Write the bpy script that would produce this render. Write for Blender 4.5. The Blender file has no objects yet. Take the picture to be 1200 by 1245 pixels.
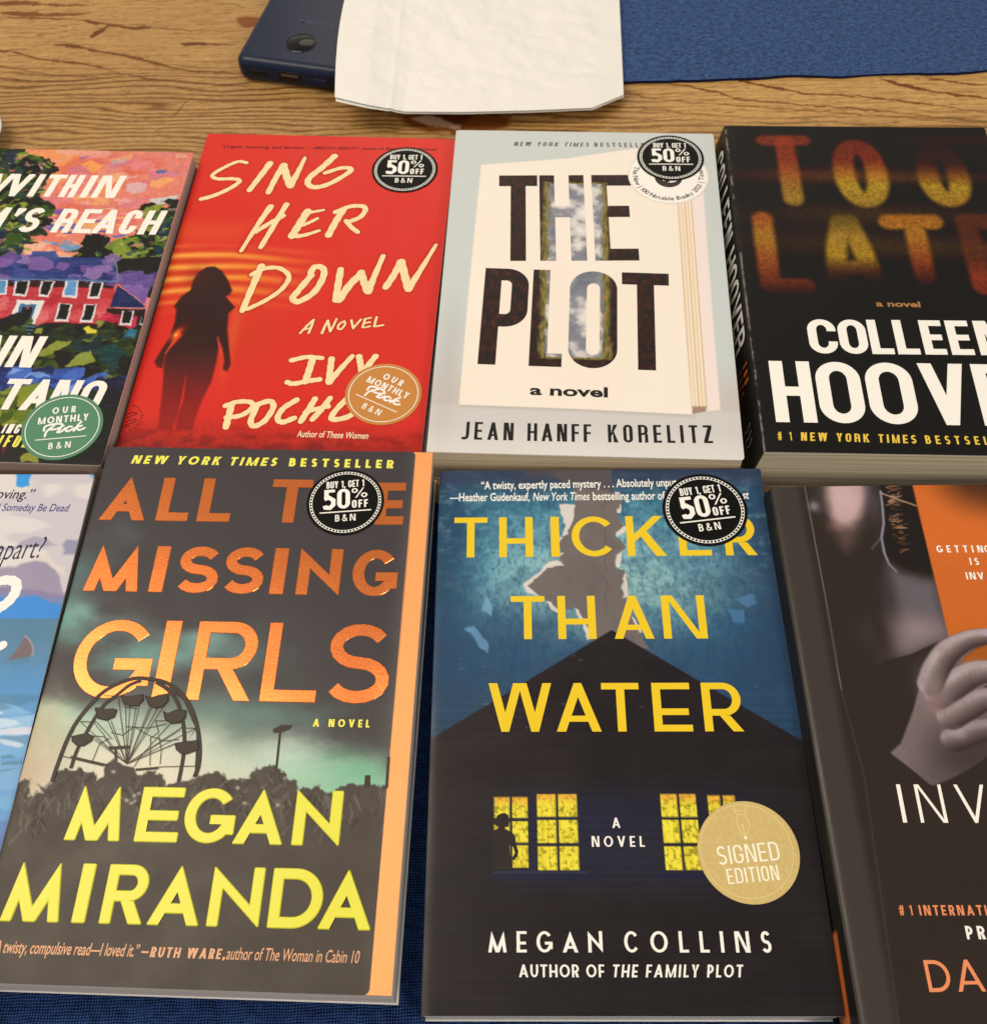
import bpy, math, random
import numpy as np
from mathutils import Matrix, Vector

random.seed(5)
SC = bpy.context.scene
COL = SC.collection
S = 0.001                                   # everything below is written in millimetres

# ------------------------------------------------------------------ camera
CAM = {'f': 1291.14, 'fw': [0.0, 0.52084, -0.85366], 'rt': [0.99949, -0.02737, -0.0167], 'up': [0.03207, 0.85322, 0.52057], 'h': 395.01}
cam_data = bpy.data.cameras.new('camera')
cam_data.sensor_fit = 'HORIZONTAL'
cam_data.sensor_width = 36.0
cam_data.lens = 36.0 * CAM['f'] / 1200.0
cam_data.clip_start = 0.01
cam_data.clip_end = 50.0
camera = bpy.data.objects.new('camera', cam_data)
COL.objects.link(camera)
_r, _u, _f = CAM['rt'], CAM['up'], CAM['fw']
camera.matrix_world = Matrix(((_r[0], _u[0], -_f[0], 0), (_r[1], _u[1], -_f[1], 0), (_r[2], _u[2], -_f[2], CAM['h'] * S), (0, 0, 0, 1)))
cam_data.dof.use_dof = True
cam_data.dof.focus_distance = 0.405
cam_data.dof.aperture_fstop = (cam_data.lens * 1e-3) / 0.0012
SC.camera = camera

# ------------------------------------------------------------------ light
world = bpy.data.worlds.new('World')
SC.world = world
world.use_nodes = True
_bg = world.node_tree.nodes['Background']
_bg.inputs['Color'].default_value = (1.0, 0.9, 0.78, 1)
_bg.inputs['Strength'].default_value = 0.46

def lamp(name, loc, target, size, power, color):
    l = bpy.data.lights.new(name, 'AREA')
    l.shape = 'DISK'; l.size = size; l.energy = power; l.color = color
    o = bpy.data.objects.new(name, l); COL.objects.link(o)
    o.location = loc
    o.rotation_euler = (Vector(target) - Vector(loc)).to_track_quat('-Z', 'Y').to_euler()
    return o
_strip = lamp('ceiling_lamp', (-0.76, 0.50, 1.35), (-0.02, 0.30, 0), 0.52, 12.5, (1.0, 0.86, 0.66))
_strip.data.shape = 'RECTANGLE'; _strip.data.size_y = 1.05
lamp('pendant_lamp', (0.1, 2.7, 1.7), (0.0, 0.45, 0), 1.5, 7.5, (1.0, 0.86, 0.68))
lamp('kitchen_lamp', (0.75, -0.85, 1.15), (0, 0.28, 0), 0.4, 9.5, (1.0, 0.88, 0.7))

SC.view_settings.view_transform = 'Standard'
SC.view_settings.look = 'None'
SC.view_settings.exposure = 0.1
SC.view_settings.gamma = 1.0
SC.view_settings.use_curve_mapping = False
SC.render.engine = 'CYCLES'
SC.cycles.max_bounces = 6
SC.cycles.use_denoising = True
SC.cycles.caustics_reflective = False
SC.cycles.caustics_refractive = False

# ------------------------------------------------------------------ colour helpers
E_TINT = np.array((1.12, 0.99, 0.79))       # tint and level of the room's light on white paper

def lin(c):
    c = np.asarray(c, float)
    return np.where(c <= 0.04045, c / 12.92, ((c + 0.055) / 1.055) ** 2.4)

def ink(rgb, sheen=0.016):
    """paper or ink colour (0-255, as seen under the warm lamps) -> base colour"""
    return np.clip((lin(np.asarray(rgb, float) / 255.0) - sheen) / E_TINT, 0.004, 0.86)

MATS = {}
def mat(name, rgb, rough=0.45, metal=0.0, spec=0.3, noise=0.0, coat=0.0, bump=0.0, bscale=2000.0):
    if name in MATS: return MATS[name]
    m = bpy.data.materials.new(name); MATS[name] = m; m.use_nodes = True
    nt = m.node_tree; p = nt.nodes['Principled BSDF']
    c = ink(rgb) if not metal else lin(np.array(rgb) / 255.0)
    p.inputs['Base Color'].default_value = (*c, 1)
    p.inputs['Roughness'].default_value = rough
    p.inputs['Metallic'].default_value = metal
    p.inputs['Specular IOR Level'].default_value = spec
    p.inputs['Coat Weight'].default_value = coat
    p.inputs['Coat Roughness'].default_value = 0.15
    tc = nt.nodes.new('ShaderNodeTexCoord')
    nz = nt.nodes.new('ShaderNodeTexNoise'); nz.inputs['Scale'].default_value = bscale; nz.inputs['Detail'].default_value = 3
    nt.links.new(tc.outputs['Object'], nz.inputs['Vector'])
    if noise:
        mx = nt.nodes.new('ShaderNodeMix'); mx.data_type = 'RGBA'; mx.blend_type = 'MULTIPLY'
        mx.inputs['Factor'].default_value = noise
        mx.inputs['A'].default_value = (*c, 1)
        gr = nt.nodes.new('ShaderNodeMapRange'); gr.inputs['From Min'].default_value = 0.3; gr.inputs['From Max'].default_value = 0.7
        nt.links.new(nz.outputs['Fac'], gr.inputs['Value'])
        nt.links.new(gr.outputs['Result'], mx.inputs['B'])
        nt.links.new(mx.outputs['Result'], p.inputs['Base Color'])
    if bump:
        b = nt.nodes.new('ShaderNodeBump'); b.inputs['Strength'].default_value = bump; b.inputs['Distance'].default_value = 0.0002
        nt.links.new(nz.outputs['Fac'], b.inputs['Height']); nt.links.new(b.outputs['Normal'], p.inputs['Normal'])
    return m

def print_mat(name, rough, spec=0.5, bump=0.12, warp=0.12):
    """printed card: ink from the cover's own colour layer, fine linen bump and a faint large warp"""
    m = bpy.data.materials.new(name); m.use_nodes = True
    nt = m.node_tree; p = nt.nodes['Principled BSDF']
    a = nt.nodes.new('ShaderNodeAttribute'); a.attribute_name = 'ink'
    nt.links.new(a.outputs['Color'], p.inputs['Base Color'])
    p.inputs['Specular IOR Level'].default_value = spec
    tc = nt.nodes.new('ShaderNodeTexCoord')
    n1 = nt.nodes.new('ShaderNodeTexNoise'); n1.inputs['Scale'].default_value = 1500; n1.inputs['Detail'].default_value = 2
    n2 = nt.nodes.new('ShaderNodeTexNoise'); n2.inputs['Scale'].default_value = 14; n2.inputs['Detail'].default_value = 1
    nt.links.new(tc.outputs['Object'], n1.inputs['Vector']); nt.links.new(tc.outputs['Object'], n2.inputs['Vector'])
    b1 = nt.nodes.new('ShaderNodeBump'); b1.inputs['Strength'].default_value = bump; b1.inputs['Distance'].default_value = 0.0001
    b2 = nt.nodes.new('ShaderNodeBump'); b2.inputs['Strength'].default_value = warp; b2.inputs['Distance'].default_value = 0.002
    nt.links.new(n1.outputs['Fac'], b1.inputs['Height']); nt.links.new(n2.outputs['Fac'], b2.inputs['Height'])
    nt.links.new(b2.outputs['Normal'], b1.inputs['Normal']); nt.links.new(b1.outputs['Normal'], p.inputs['Normal'])
    mr = nt.nodes.new('ShaderNodeMapRange'); mr.inputs['From Min'].default_value = 0.3; mr.inputs['From Max'].default_value = 0.7
    mr.inputs['To Min'].default_value = rough - 0.05; mr.inputs['To Max'].default_value = rough + 0.07
    n3 = nt.nodes.new('ShaderNodeTexNoise'); n3.inputs['Scale'].default_value = 60; n3.inputs['Detail'].default_value = 6
    nt.links.new(tc.outputs['Object'], n3.inputs['Vector'])
    nt.links.new(n3.outputs['Fac'], mr.inputs['Value']); nt.links.new(mr.outputs['Result'], p.inputs['Roughness'])
    return m

def page_mat(name, rgb):
    """cut edge of a stack of pages: thin uneven layers"""
    m = bpy.data.materials.new(name); m.use_nodes = True
    nt = m.node_tree; p = nt.nodes['Principled BSDF']; p.inputs['Roughness'].default_value = 0.85
    p.inputs['Specular IOR Level'].default_value = 0.2
    tc = nt.nodes.new('ShaderNodeTexCoord'); mp = nt.nodes.new('ShaderNodeMapping'); mp.inputs['Scale'].default_value = (7, 7, 1250)
    n = nt.nodes.new('ShaderNodeTexNoise'); n.inputs['Scale'].default_value = 1.0; n.inputs['Detail'].default_value = 4
    r = nt.nodes.new('ShaderNodeValToRGB'); c = np.clip(ink(rgb) * 1.25, 0, .8)
    r.color_ramp.elements[0].position = 0.3; r.color_ramp.elements[0].color = (*(c * 0.58), 1)
    r.color_ramp.elements[1].position = 0.62; r.color_ramp.elements[1].color = (*c, 1)
    b = nt.nodes.new('ShaderNodeBump'); b.inputs['Strength'].default_value = 0.5; b.inputs['Distance'].default_value = 0.0004
    nt.links.new(tc.outputs['Object'], mp.inputs['Vector']); nt.links.new(mp.outputs['Vector'], n.inputs['Vector'])
    nt.links.new(n.outputs['Fac'], r.inputs['Fac']); nt.links.new(r.outputs['Color'], p.inputs['Base Color'])
    nt.links.new(n.outputs['Fac'], b.inputs['Height']); nt.links.new(b.outputs['Normal'], p.inputs['Normal'])
    return m

# ------------------------------------------------------------------ mesh helpers
def link_mesh(name, verts, faces, mats, parent=None, mi=None, smooth=False):
    me = bpy.data.meshes.new(name)
    me.from_pydata(verts, [], faces)
    for m in mats: me.materials.append(m)
    if mi is not None: me.polygons.foreach_set('material_index', mi)
    if smooth: me.polygons.foreach_set('use_smooth', [True] * len(me.polygons))
    me.update()
    o = bpy.data.objects.new(name, me); COL.objects.link(o)
    if parent is not None: o.parent = parent
    return o

def tag(o, label=None, cat=None, group=None, kind=None):
    for k, v in (('label', label), ('category', cat), ('group', group), ('kind', kind)):
        if v: o[k] = v
    return o

def empty(name, loc, rz=0.0):
    o = bpy.data.objects.new(name, None); COL.objects.link(o)
    o.empty_display_size = 0.02
    o.location = [c * S for c in loc]; o.rotation_euler = (0, 0, rz)
    return o

def grid_mesh(name, P, mats, parent=None, colour=None, smooth=True, closed_under=None, edge_mat=0):
    """P: (ny,nx,3) in mm; colour: (ny,nx,3) linear; closed_under: depth of a rim wall below the sheet, mm"""
    ny, nx = P.shape[:2]
    V = P.reshape(-1, 3)
    idx = np.arange(ny * nx).reshape(ny, nx)
    q = np.stack([idx[:-1, :-1], idx[1:, :-1], idx[1:, 1:], idx[:-1, 1:]], -1).reshape(-1, 4)
    mi = np.zeros(len(q), int)
    ncol = None if colour is None else colour.reshape(-1, 3)
    if closed_under:
        ring = np.concatenate([idx[0, :-1], idx[:-1, -1], idx[-1, :0:-1], idx[:0:-1, 0]])
        top = V[ring]; bot = top.copy(); bot[:, 2] -= closed_under
        b0 = len(V); n = len(ring)
        V = np.concatenate([V, top, bot])
        i = np.arange(n); j = (i + 1) % n
        w = np.stack([b0 + i, b0 + j, b0 + n + j, b0 + n + i], -1)
        q = np.concatenate([q, w]); mi = np.concatenate([mi, np.full(n, edge_mat)])
        if ncol is not None: ncol = np.concatenate([ncol, np.ones((2 * n, 3)) * 0.6])
    me = bpy.data.meshes.new(name)
    me.vertices.add(len(V)); me.vertices.foreach_set('co', (V * S).astype(np.float32).ravel())
    me.loops.add(len(q) * 4); me.loops.foreach_set('vertex_index', q.astype(np.int32).ravel())
    me.polygons.add(len(q)); me.polygons.foreach_set('loop_start', np.arange(0, len(q) * 4, 4, dtype=np.int32))
    me.polygons.foreach_set('loop_total', np.full(len(q), 4, np.int32))
    for m in mats: me.materials.append(m)
    me.polygons.foreach_set('material_index', mi.astype(np.int32))
    me.polygons.foreach_set('use_smooth', np.full(len(q), smooth) & (mi == 0) if closed_under else np.full(len(q), smooth))
    if ncol is not None:
        at = me.color_attributes.new('ink', 'FLOAT_COLOR', 'POINT')
        at.data.foreach_set('color', np.concatenate([ncol, np.ones((len(ncol), 1))], 1).astype(np.float32).ravel())
    me.update(calc_edges=True); me.validate()
    o = bpy.data.objects.new(name, me); COL.objects.link(o)
    if parent is not None: o.parent = parent
    return o

def box_mesh(name, x0, x1, y0, y1, z0, z1, m, parent=None, shear=0.0, bev=0.0):
    v = []
    for z in (z0, z1):
        dx = -shear * (1 - z / z1) if z1 else 0
        v += [(x0 + dx, y0, z), (x1 + dx, y0, z), (x1 + dx, y1, z), (x0 + dx, y1, z)]
    f = [(3, 2, 1, 0), (4, 5, 6, 7), (0, 1, 5, 4), (1, 2, 6, 5), (2, 3, 7, 6), (3, 0, 4, 7)]
    o = link_mesh(name, [tuple(c * S for c in p) for p in v], f, [m], parent)
    if bev:
        b = o.modifiers.new('bevel', 'BEVEL'); b.width = bev * S; b.segments = 3
    return o

# ------------------------------------------------------------------ printed artwork (procedural colour layer)
def _hash(ix, iy, seed):
    h = (ix.astype(np.int64) * 374761393 + iy.astype(np.int64) * 668265263 + seed * 2147483647) & 0xffffffff
    h = ((h ^ (h >> 13)) * 1274126177) & 0xffffffff
    return ((h ^ (h >> 16)) & 0xffff) / 65535.0

def vnoise(x, y, seed):
    ix, iy = np.floor(x), np.floor(y); fx, fy = x - ix, y - iy
    fx = fx * fx * (3 - 2 * fx); fy = fy * fy * (3 - 2 * fy)
    a, b = _hash(ix, iy, seed), _hash(ix + 1, iy, seed); c, d = _hash(ix, iy + 1, seed), _hash(ix + 1, iy + 1, seed)
    return (a * (1 - fx) + b * fx) * (1 - fy) + (c * (1 - fx) + d * fx) * fy

def fbm(x, y, seed, octv=4):
    s, a, t = 0.0, 0.5, 0.0
    for k in range(octv):
        s = s + a * vnoise(x * 2 ** k + 17.3 * k, y * 2 ** k + 5.1 * k, seed + k); t += a; a *= 0.5
    return s / t

def sstep(a, b, x):
    t = np.clip((x - a) / (b - a), 0, 1); return t * t * (3 - 2 * t)

class Art:
    def __init__(self, us, vs, base):
        self.us, self.vs = us, vs
        self.U, self.V = np.meshgrid(us, vs)
        self.c = np.empty(self.U.shape + (3,)); self.c[:] = np.array(base, float) / 255
        self.A, self.B = self.U, self.V
    def wobble(self, amp, scale, seed=1):
        """painterly edges: shapes drawn next are displaced by noise"""
        self.A = self.U + amp * (fbm(self.U / scale, self.V / scale, seed, 3) - 0.5) * 2
        self.B = self.V + amp * (fbm(self.U / scale, self.V / scale, seed + 50, 3) - 0.5) * 2
    def plain(self): self.A, self.B = self.U, self.V
    def n(self, scale, seed, octv=4, sx=1.0, sy=1.0): return fbm(self.U / scale / sx, self.V / scale / sy, seed, octv)
    def lay(self, m, rgb, sl=None):
        rgb = np.asarray(rgb, float) / 255
        t = self.c if sl is None else self.c[sl]
        t += (rgb - t) * np.clip(m, 0, 1)[..., None]
    def _box(self, pts, pad):
        p = np.asarray(pts, float)
        i0, i1 = np.searchsorted(self.us, [p[:, 0].min() - pad, p[:, 0].max() + pad])
        j0, j1 = np.searchsorted(self.vs, [p[:, 1].min() - pad, p[:, 1].max() + pad])
        return np.s_[max(j0 - 1, 0):j1 + 1, max(i0 - 1, 0):i1 + 1]
    def dist(self, pts, sl, closed):
        x, y = self.A[sl], self.B[sl]
        d = np.full(x.shape, 1e9); ins = np.zeros(x.shape, bool)
        n = len(pts)
        for k in range(n if closed else n - 1):
            (x0, y0), (x1, y1) = pts[k], pts[(k + 1) % n]
            ex, ey = x1 - x0, y1 - y0; L = ex * ex + ey * ey + 1e-9
            t = np.clip(((x - x0) * ex + (y - y0) * ey) / L, 0, 1)
            d = np.minimum(d, (x - x0 - t * ex) ** 2 + (y - y0 - t * ey) ** 2)
            if closed:
                c = (y0 > y) != (y1 > y)
                ins ^= c & (x < ex * (y - y0) / (ey if abs(ey) > 1e-9 else 1e-9) + x0)
        d = np.sqrt(d)
        return np.where(ins, -d, d)
    def mask(self, pts, soft=0.5, grow=0.0, pad=4):
        sl = self._box(pts, soft + grow + pad)
        return sstep(soft * 0.5, -soft * 0.5, self.dist(pts, sl, True) - grow), sl
    def poly(self, pts, rgb, soft=0.5, a=1.0, tex=None, grow=0.0):
        m, sl = self.mask(pts, soft, grow)
        if m.size: self.lay(m * a * (1 if tex is None else tex[sl]), rgb, sl)
    def stroke(self, pts, w, rgb, soft=0.5, a=1.0, tex=None):
        sl = self._box(pts, w + soft + 4)
        m = sstep(soft * 0.5, -soft * 0.5, self.dist(pts, sl, False) - w / 2)
        if m.size: self.lay(m * a * (1 if tex is None else tex[sl]), rgb, sl)
    def blob(self, c, ru, rv, rgb, a=1.0, rot=0.0, tex=None):
        du, dv = self.A - c[0], self.B - c[1]; k, s = math.cos(rot), math.sin(rot)
        g = np.exp(-(((du * k + dv * s) / ru) ** 2 + ((-du * s + dv * k) / rv) ** 2))
        self.lay(g * a * (1 if tex is None else tex), rgb)
    def daubs(self, rnd, pts, cols, n, lo, hi, asp=2.0, ang=(-0.6, 0.6), soft=0.4, a=0.9):
        """short flat brush daubs scattered inside a polygon"""
        p = np.asarray(pts); k = 0; tries = 0
        while k < n and tries < n * 20:
            tries += 1
            u, v = rnd.uniform(*sorted((p[:, 0].min(), p[:, 0].max()))), rnd.uniform(p[:, 1].min(), p[:, 1].max())
            c = False
            for q in range(len(p)):
                (x0, y0), (x1, y1) = p[q], p[(q + 1) % len(p)]
                if (y0 > v) != (y1 > v) and u < (x1 - x0) * (v - y0) / (y1 - y0) + x0: c = not c
            if not c: continue
            k += 1
            L = rnd.uniform(lo, hi); w = L / asp * rnd.uniform(0.7, 1.3); t = rnd.uniform(*ang)
            q = []
            for (sx, sy) in ((-1, -0.6), (-0.3, -1), (0.7, -0.9), (1, 0.1), (0.5, 1), (-0.6, 0.8)):
                sx *= L / 2 * rnd.uniform(0.7, 1.2); sy *= w / 2 * rnd.uniform(0.7, 1.2)
                q.append((u + sx * math.cos(t) - sy * math.sin(t), v + sx * math.sin(t) + sy * math.cos(t)))
            self.poly(q, rnd.choice(cols), soft, a)
    def limb(self, pts, ws, dark, mid, light, soft=.8, a=1.0):
        """a rounded, tapering printed form, its lighter side up and to the left"""
        p = smooth_line(pts, 5); n = len(p); w = np.interp(np.linspace(0, 1, n), np.linspace(0, 1, len(ws)), ws)
        sl = self._box(p, max(ws)); x, y = self.A[sl], self.B[sl]
        best = np.full(x.shape, 1e9); s = np.zeros(x.shape); hw = np.ones(x.shape)
        for k in range(n - 1):
            (x0, y0), (x1, y1) = p[k], p[k + 1]; ex, ey = x1 - x0, y1 - y0; L2 = ex * ex + ey * ey + 1e-9; L = math.sqrt(L2)
            t = np.clip(((x - x0) * ex + (y - y0) * ey) / L2, 0, 1); dx, dy = x - x0 - t * ex, y - y0 - t * ey; d = np.hypot(dx, dy); h = (w[k] + (w[k + 1] - w[k]) * t) / 2
            m = d - h < best; best = np.where(m, d - h, best); hw = np.where(m, h, hw); s = np.where(m, (dx * ey - dy * ex) / L / h, s)
        m = sstep(soft * .5, -soft * .5, best) * a
        c = np.stack([np.interp(s, (-1, -.72, -.1, .45, .85, 1), (dark[i], dark[i] * .7 + mid[i] * .3, mid[i], light[i], light[i] * .8 + mid[i] * .2, mid[i])) for i in range(3)], -1) / 255
        self.c[sl] = self.c[sl] * (1 - m[..., None]) + c * m[..., None]
    def grain(self, amp, seed=3):
        r = np.random.default_rng(seed)
        self.c *= 1 + amp * (r.random(self.U.shape)[..., None] - 0.5)
    def linear(self):
        return np.clip((lin(np.clip(self.c, 0, 1)) - 0.016) / E_TINT, 0.004, 0.86)

# ------------------------------------------------------------------ drawn lettering
def rrect(x0, y0, x1, y1, r, n=9):
    """rounded rectangle, radii (bl, br, tr, tl), same point count whatever the radii"""
    w, h = (x1 - x0), (y1 - y0); out = []
    for (cx, cy, sx, sy, a0, k) in ((x0, y0, 1, 1, 180, 0), (x1, y0, -1, 1, 270, 1), (x1, y1, -1, -1, 0, 2), (x0, y1, 1, -1, 90, 3)):
        rx, ry = r[k] if isinstance(r[k], tuple) else (r[k], r[k])
        rx, ry = max(min(rx, w / 2 if r[(k ^ 1)] else w), 0), max(min(ry, h / 2), 0)
        for i in range(n):
            t = math.radians(a0 + 90 * i / (n - 1))
            out.append((cx + sx * rx + rx * math.cos(t), cy + sy * ry + ry * math.sin(t)))
    return out

def ring(o, i, skip=None):
    n = len(o); out = []
    for k in range(n):
        j = (k + 1) % n
        if skip and skip((o[k][0] + o[j][0]) / 2, (o[k][1] + o[j][1]) / 2): continue
        q = [o[k], o[j], i[j], i[k]]
        if abs(o[k][0] - o[j][0]) + abs(o[k][1] - o[j][1]) < 1e-6 and abs(i[k][0] - i[j][0]) + abs(i[k][1] - i[j][1]) < 1e-6: continue
        out.append(q)
    return out

def strip(pts, t, closed=False, t2=None):
    """constant or tapering band along a line -> quads"""
    n = len(pts); L, R = [], []
    for k in range(n):
        p = pts[k]
        a = pts[k - 1] if (k > 0 or closed) else p
        b = pts[(k + 1) % n] if (k < n - 1 or closed) else p
        d1 = np.array(p) - np.array(a); d2 = np.array(b) - np.array(p)
        n1 = np.hypot(*d1); n2 = np.hypot(*d2)
        d = (d1 / n1 if n1 else 0) + (d2 / n2 if n2 else 0)
        d = d / (np.hypot(*d) + 1e-9)
        cs = 1.0
        if n1 and n2: cs = max(0.55, float(np.dot(d, d2 / n2)))
        tk = t[k] if isinstance(t, (list, tuple)) else t
        h = tk / 2 / cs
        L.append((p[0] - d[1] * h, p[1] + d[0] * h)); R.append((p[0] + d[1] * h, p[1] - d[0] * h))
    out = []
    for k in range(n if closed else n - 1):
        j = (k + 1) % n
        out.append([R[k], R[j], L[j], L[k]])
    return out

def rect(x0, y0, x1, y1): return [(x0, y0), (x1, y0), (x1, y1), (x0, y1)]
def disc(c, r, n=16, ry=None): return [(c[0] + r * math.cos(2 * math.pi * k / n), c[1] + (ry or r) * math.sin(2 * math.pi * k / n)) for k in range(n)]
def smooth_line(pts, k=5):
    """Catmull-Rom"""
    p = [np.array(q, float) for q in pts]; p = [2 * p[0] - p[1]] + p + [2 * p[-1] - p[-2]]; out = []
    for i in range(1, len(p) - 2):
        for s in range(k):
            t = s / k
            out.append(tuple(0.5 * (2 * p[i] + (p[i + 1] - p[i - 1]) * t + (2 * p[i - 1] - 5 * p[i] + 4 * p[i + 1] - p[i + 2]) * t * t + (3 * p[i] - p[i - 1] - 3 * p[i + 1] + p[i + 2]) * t ** 3)))
    out.append(tuple(p[-2])); return out

WGEO = dict(A=.78, B=.56, C=.74, D=.70, E=.50, F=.48, G=.80, H=.68, J=.36, K=.62, L=.46, M=.92, N=.72, O=.86, P=.54, Q=.86, R=.58, S=.50, T=.58, U=.66, V=.74, W=1.12, X=.66, Y=.66, Z=.58)
WCND = dict(A=.50, B=.44, C=.42, D=.44, E=.37, F=.35, G=.43, H=.45, J=.34, K=.45, L=.35, M=.58, N=.46, O=.43, P=.42, Q=.43, R=.44, S=.41, T=.40, U=.43, V=.48, W=.70, X=.48, Y=.46, Z=.40)
WDIG = {'0': .46, '1': .26, '2': .42, '5': .44, '%': .7, '#': .5, ',': .16, '.': .16, '’': .16, '—': .8, '&': .6, '“': .3, '”': .3}

def glyph(ch, w, t, h, st):
    """capital letter in a box w x 1; t, h: thickness of upright and level strokes -> list of polygons"""
    geo = st.get('geo', True); m = st.get('mid', .5); pt = st.get('pt', geo)
    m0, m1 = m - h / 2, m + h / 2
    BIG = (w / 2, .5) if geo else (w / 2, min(w / 2, .5) * st.get('rv', 1.0))
    def inn(r): return (max(r[0] - t, .001), max(r[1] - h, .001))
    P = []
    if ch == 'I': P = [rect(0, 0, w, 1)]
    elif ch == 'L': P = [rect(0, 0, t, 1), rect(t, 0, w, h)]
    elif ch == 'T': P = [rect(0, 1 - h, w, 1), rect(w / 2 - t / 2, 0, w / 2 + t / 2, 1 - h)]
    elif ch in 'EF':
        P = [rect(0, 0, t, 1), rect(t, 1 - h, w, 1), rect(t, m0, w * st.get('earm', .93), m1)]
        if ch == 'E': P.append(rect(t, 0, w, h))
    elif ch == 'H': P = [rect(0, 0, t, 1), rect(w - t, 0, w, 1), rect(t, m0, w - t, m1)]
    elif ch in 'AV':
        a = 0.0 if pt else t * st.get('apex', .95)
        g = w / 2 - a / 2; sx = t * math.sqrt(1 + g * g) * 1.02; yi = min((w / 2 - sx) / g, .98)
        q = [[(0, 0), (sx, 0), (w / 2, yi), (w / 2, 1), (g, 1)] if a else [(0, 0), (sx, 0), (w / 2, yi), (w / 2, 1)]]
        q.append([(w - x, y) for x, y in q[0]][::-1])
        if ch == 'A':
            b0 = st.get('abar', .22); b1 = b0 + h * .9
            q.append([(sx + b0 * g, b0), (w - sx - b0 * g, b0), (w - sx - b1 * g, b1), (sx + b1 * g, b1)])
        else: q = [[(x, 1 - y) for x, y in p][::-1] for p in q]
        P = q
    elif ch == 'W':
        ov = t * .5; hw = w / 2 + ov / 2
        v = glyph('V', hw, t, h, st)
        P = v + [[(x + w - hw, y) for x, y in p] for p in v]
    elif ch == 'M':
        d = st.get('splay', .17) * w if pt else 0.0
        sx = t; td = t * 1.12
        if not pt:
            P = [rect(0, 0, t, 1), rect(w - t, 0, w, 1)]
            dg = [(t, 1 - .0), (w / 2, .0 + h * 1.1), (w / 2, 0), (w / 2 - t * .38, 0), (t, .55)]
            P += [dg, [(w - x, y) for x, y in dg][::-1]]
        else:
            g = w / 2 + td / 2 - d
            yt = 1 - (w / 2 - d) / g
            # lower edge of the diagonal: x = d - td + (1-y)*g ; inner edge of the leg: x = sx + y*d
            yq = (d - td + g - sx) / (d + g); xq = sx + yq * d
            leg = [(0, 0), (sx, 0), (xq, yq), (d, 1)]
            dg = [(d, 1), (xq, yq), (w / 2 - td / 2 + .0, 0), (w / 2, 0), (w / 2, yt)]
            P = [leg, dg] + [[(w - x, y) for x, y in p][::-1] for p in (leg, dg)]
    elif ch == 'N':
        td = t * (1.08 if pt else 1.2); g = w + (td if pt else 0)
        if not pt: g = w - td; 
        if pt:
            P = [[(0, 0), (t, 0), (t, 1 - t / g), (0, 1)], [(w - t, t / g), (w, 0), (w, 1), (w - t, 1)],
                 [(t, 1 - t / g), (t, (w - t) / g), (w - t, t / g), (w - t, 1 - (w - t) / g)]]
        else:
            # flat topped: diagonal from the head of the left stem to the foot of the right one
            P = [rect(0, 0, t, 1), rect(w - t, 0, w, 1), [(t * .99, 1), (t * .55, 1), (t * .55, .99), (w - t - td * .35, 0), (w - t * .5, 0), (w - t * .5, .01), (t + td * .35, 1)]]
    elif ch in 'OQ':
        o = rrect(0, 0, w, 1, [BIG] * 4, 13); i = rrect(t, h, w - t, 1 - h, [inn(BIG)] * 4, 13); P = ring(o, i)
    elif ch in 'CG':
        o = rrect(0, 0, w, 1, [BIG] * 4, 17); i = rrect(t, h, w - t, 1 - h, [inn(BIG)] * 4, 17)
        if geo: sk = lambda x, y: x > w * .84 and ((.2 < y < .8) if ch == 'C' else (.3 < y < .8))
        else: sk = lambda x, y: x > w * .6 and ((.36 < y < .66) if ch == 'C' else (.45 < y < .68))
        P = ring(o, i, sk)
        if ch == 'G':
            if geo: P += [rect(w * .52, .5 - h, w, .5), rect(w - t, .16, w, .5 - h)]
            else: P += [rect(w * .55, .5 - h, w, .5), rect(w - t, BIG[1] - .004, w, .5 - h), rect(w - t, min(.66, .99 - BIG[1]), w, 1.004 - BIG[1])]
        elif not geo: P += [rect(w - t, min(.65, .98 - BIG[1]), w, 1.004 - BIG[1]), rect(w - t, BIG[1] - .004, w, max(.35, BIG[1] + .02))]
    elif ch == 'D':
        R = (min(w * .62, .5) if geo else w / 2, .5 if geo else BIG[1])
        P = ring(rrect(0, 0, w, 1, [0, R, R, 0], 13), rrect(t, h, w - t, 1 - h, [0, inn(R), inn(R), 0], 13))
    elif ch in 'PR':
        y0 = m - h * .6 if ch == 'R' else m - h * .9; ry = (1 - y0) / 2; R = (min(ry, w - t) if geo else w / 2, ry if geo else min(ry, w / 2))
        P = ring(rrect(0, y0, w, 1, [0, R, R, 0], 11), rrect(t, y0 + h, w - t, 1 - h, [0, inn(R), inn(R), 0], 11)) + [rect(0, 0, t, y0)]
        if ch == 'R':
            if geo: P.append([(w - t * 1.25, 0), (w, 0), (w * .42 + t * 1.2, y0), (w * .42, y0)])
            else: P.append([(w - t, 0), (w, 0), (w, y0 + h * .4), (w - t * .9, y0 + h * .9)])
    elif ch == 'B':
        for (a, b, ww) in ((0, .53 + h / 2, w), (.53 - h / 2, 1, w * .94)):
            ry = (b - a) / 2; R = (min(ry, ww - t), ry)
            P += ring(rrect(0, a, ww, b, [0, R, R, 0], 9), rrect(t, a + h, ww - t, b - h, [0, inn(R), inn(R), 0], 9))
    elif ch == 'U':
        o = rrect(0, 0, w, 1.6, [BIG, BIG, 0, 0], 11); i = rrect(t, h, w - t, 1.6, [inn(BIG), inn(BIG), 0, 0], 11)
        o = [(x, min(y, 1)) for x, y in o]; i = [(x, min(y, 1)) for x, y in i]
        P = ring(o, i, lambda x, y: y > .999)
    elif ch == 'J':
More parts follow.
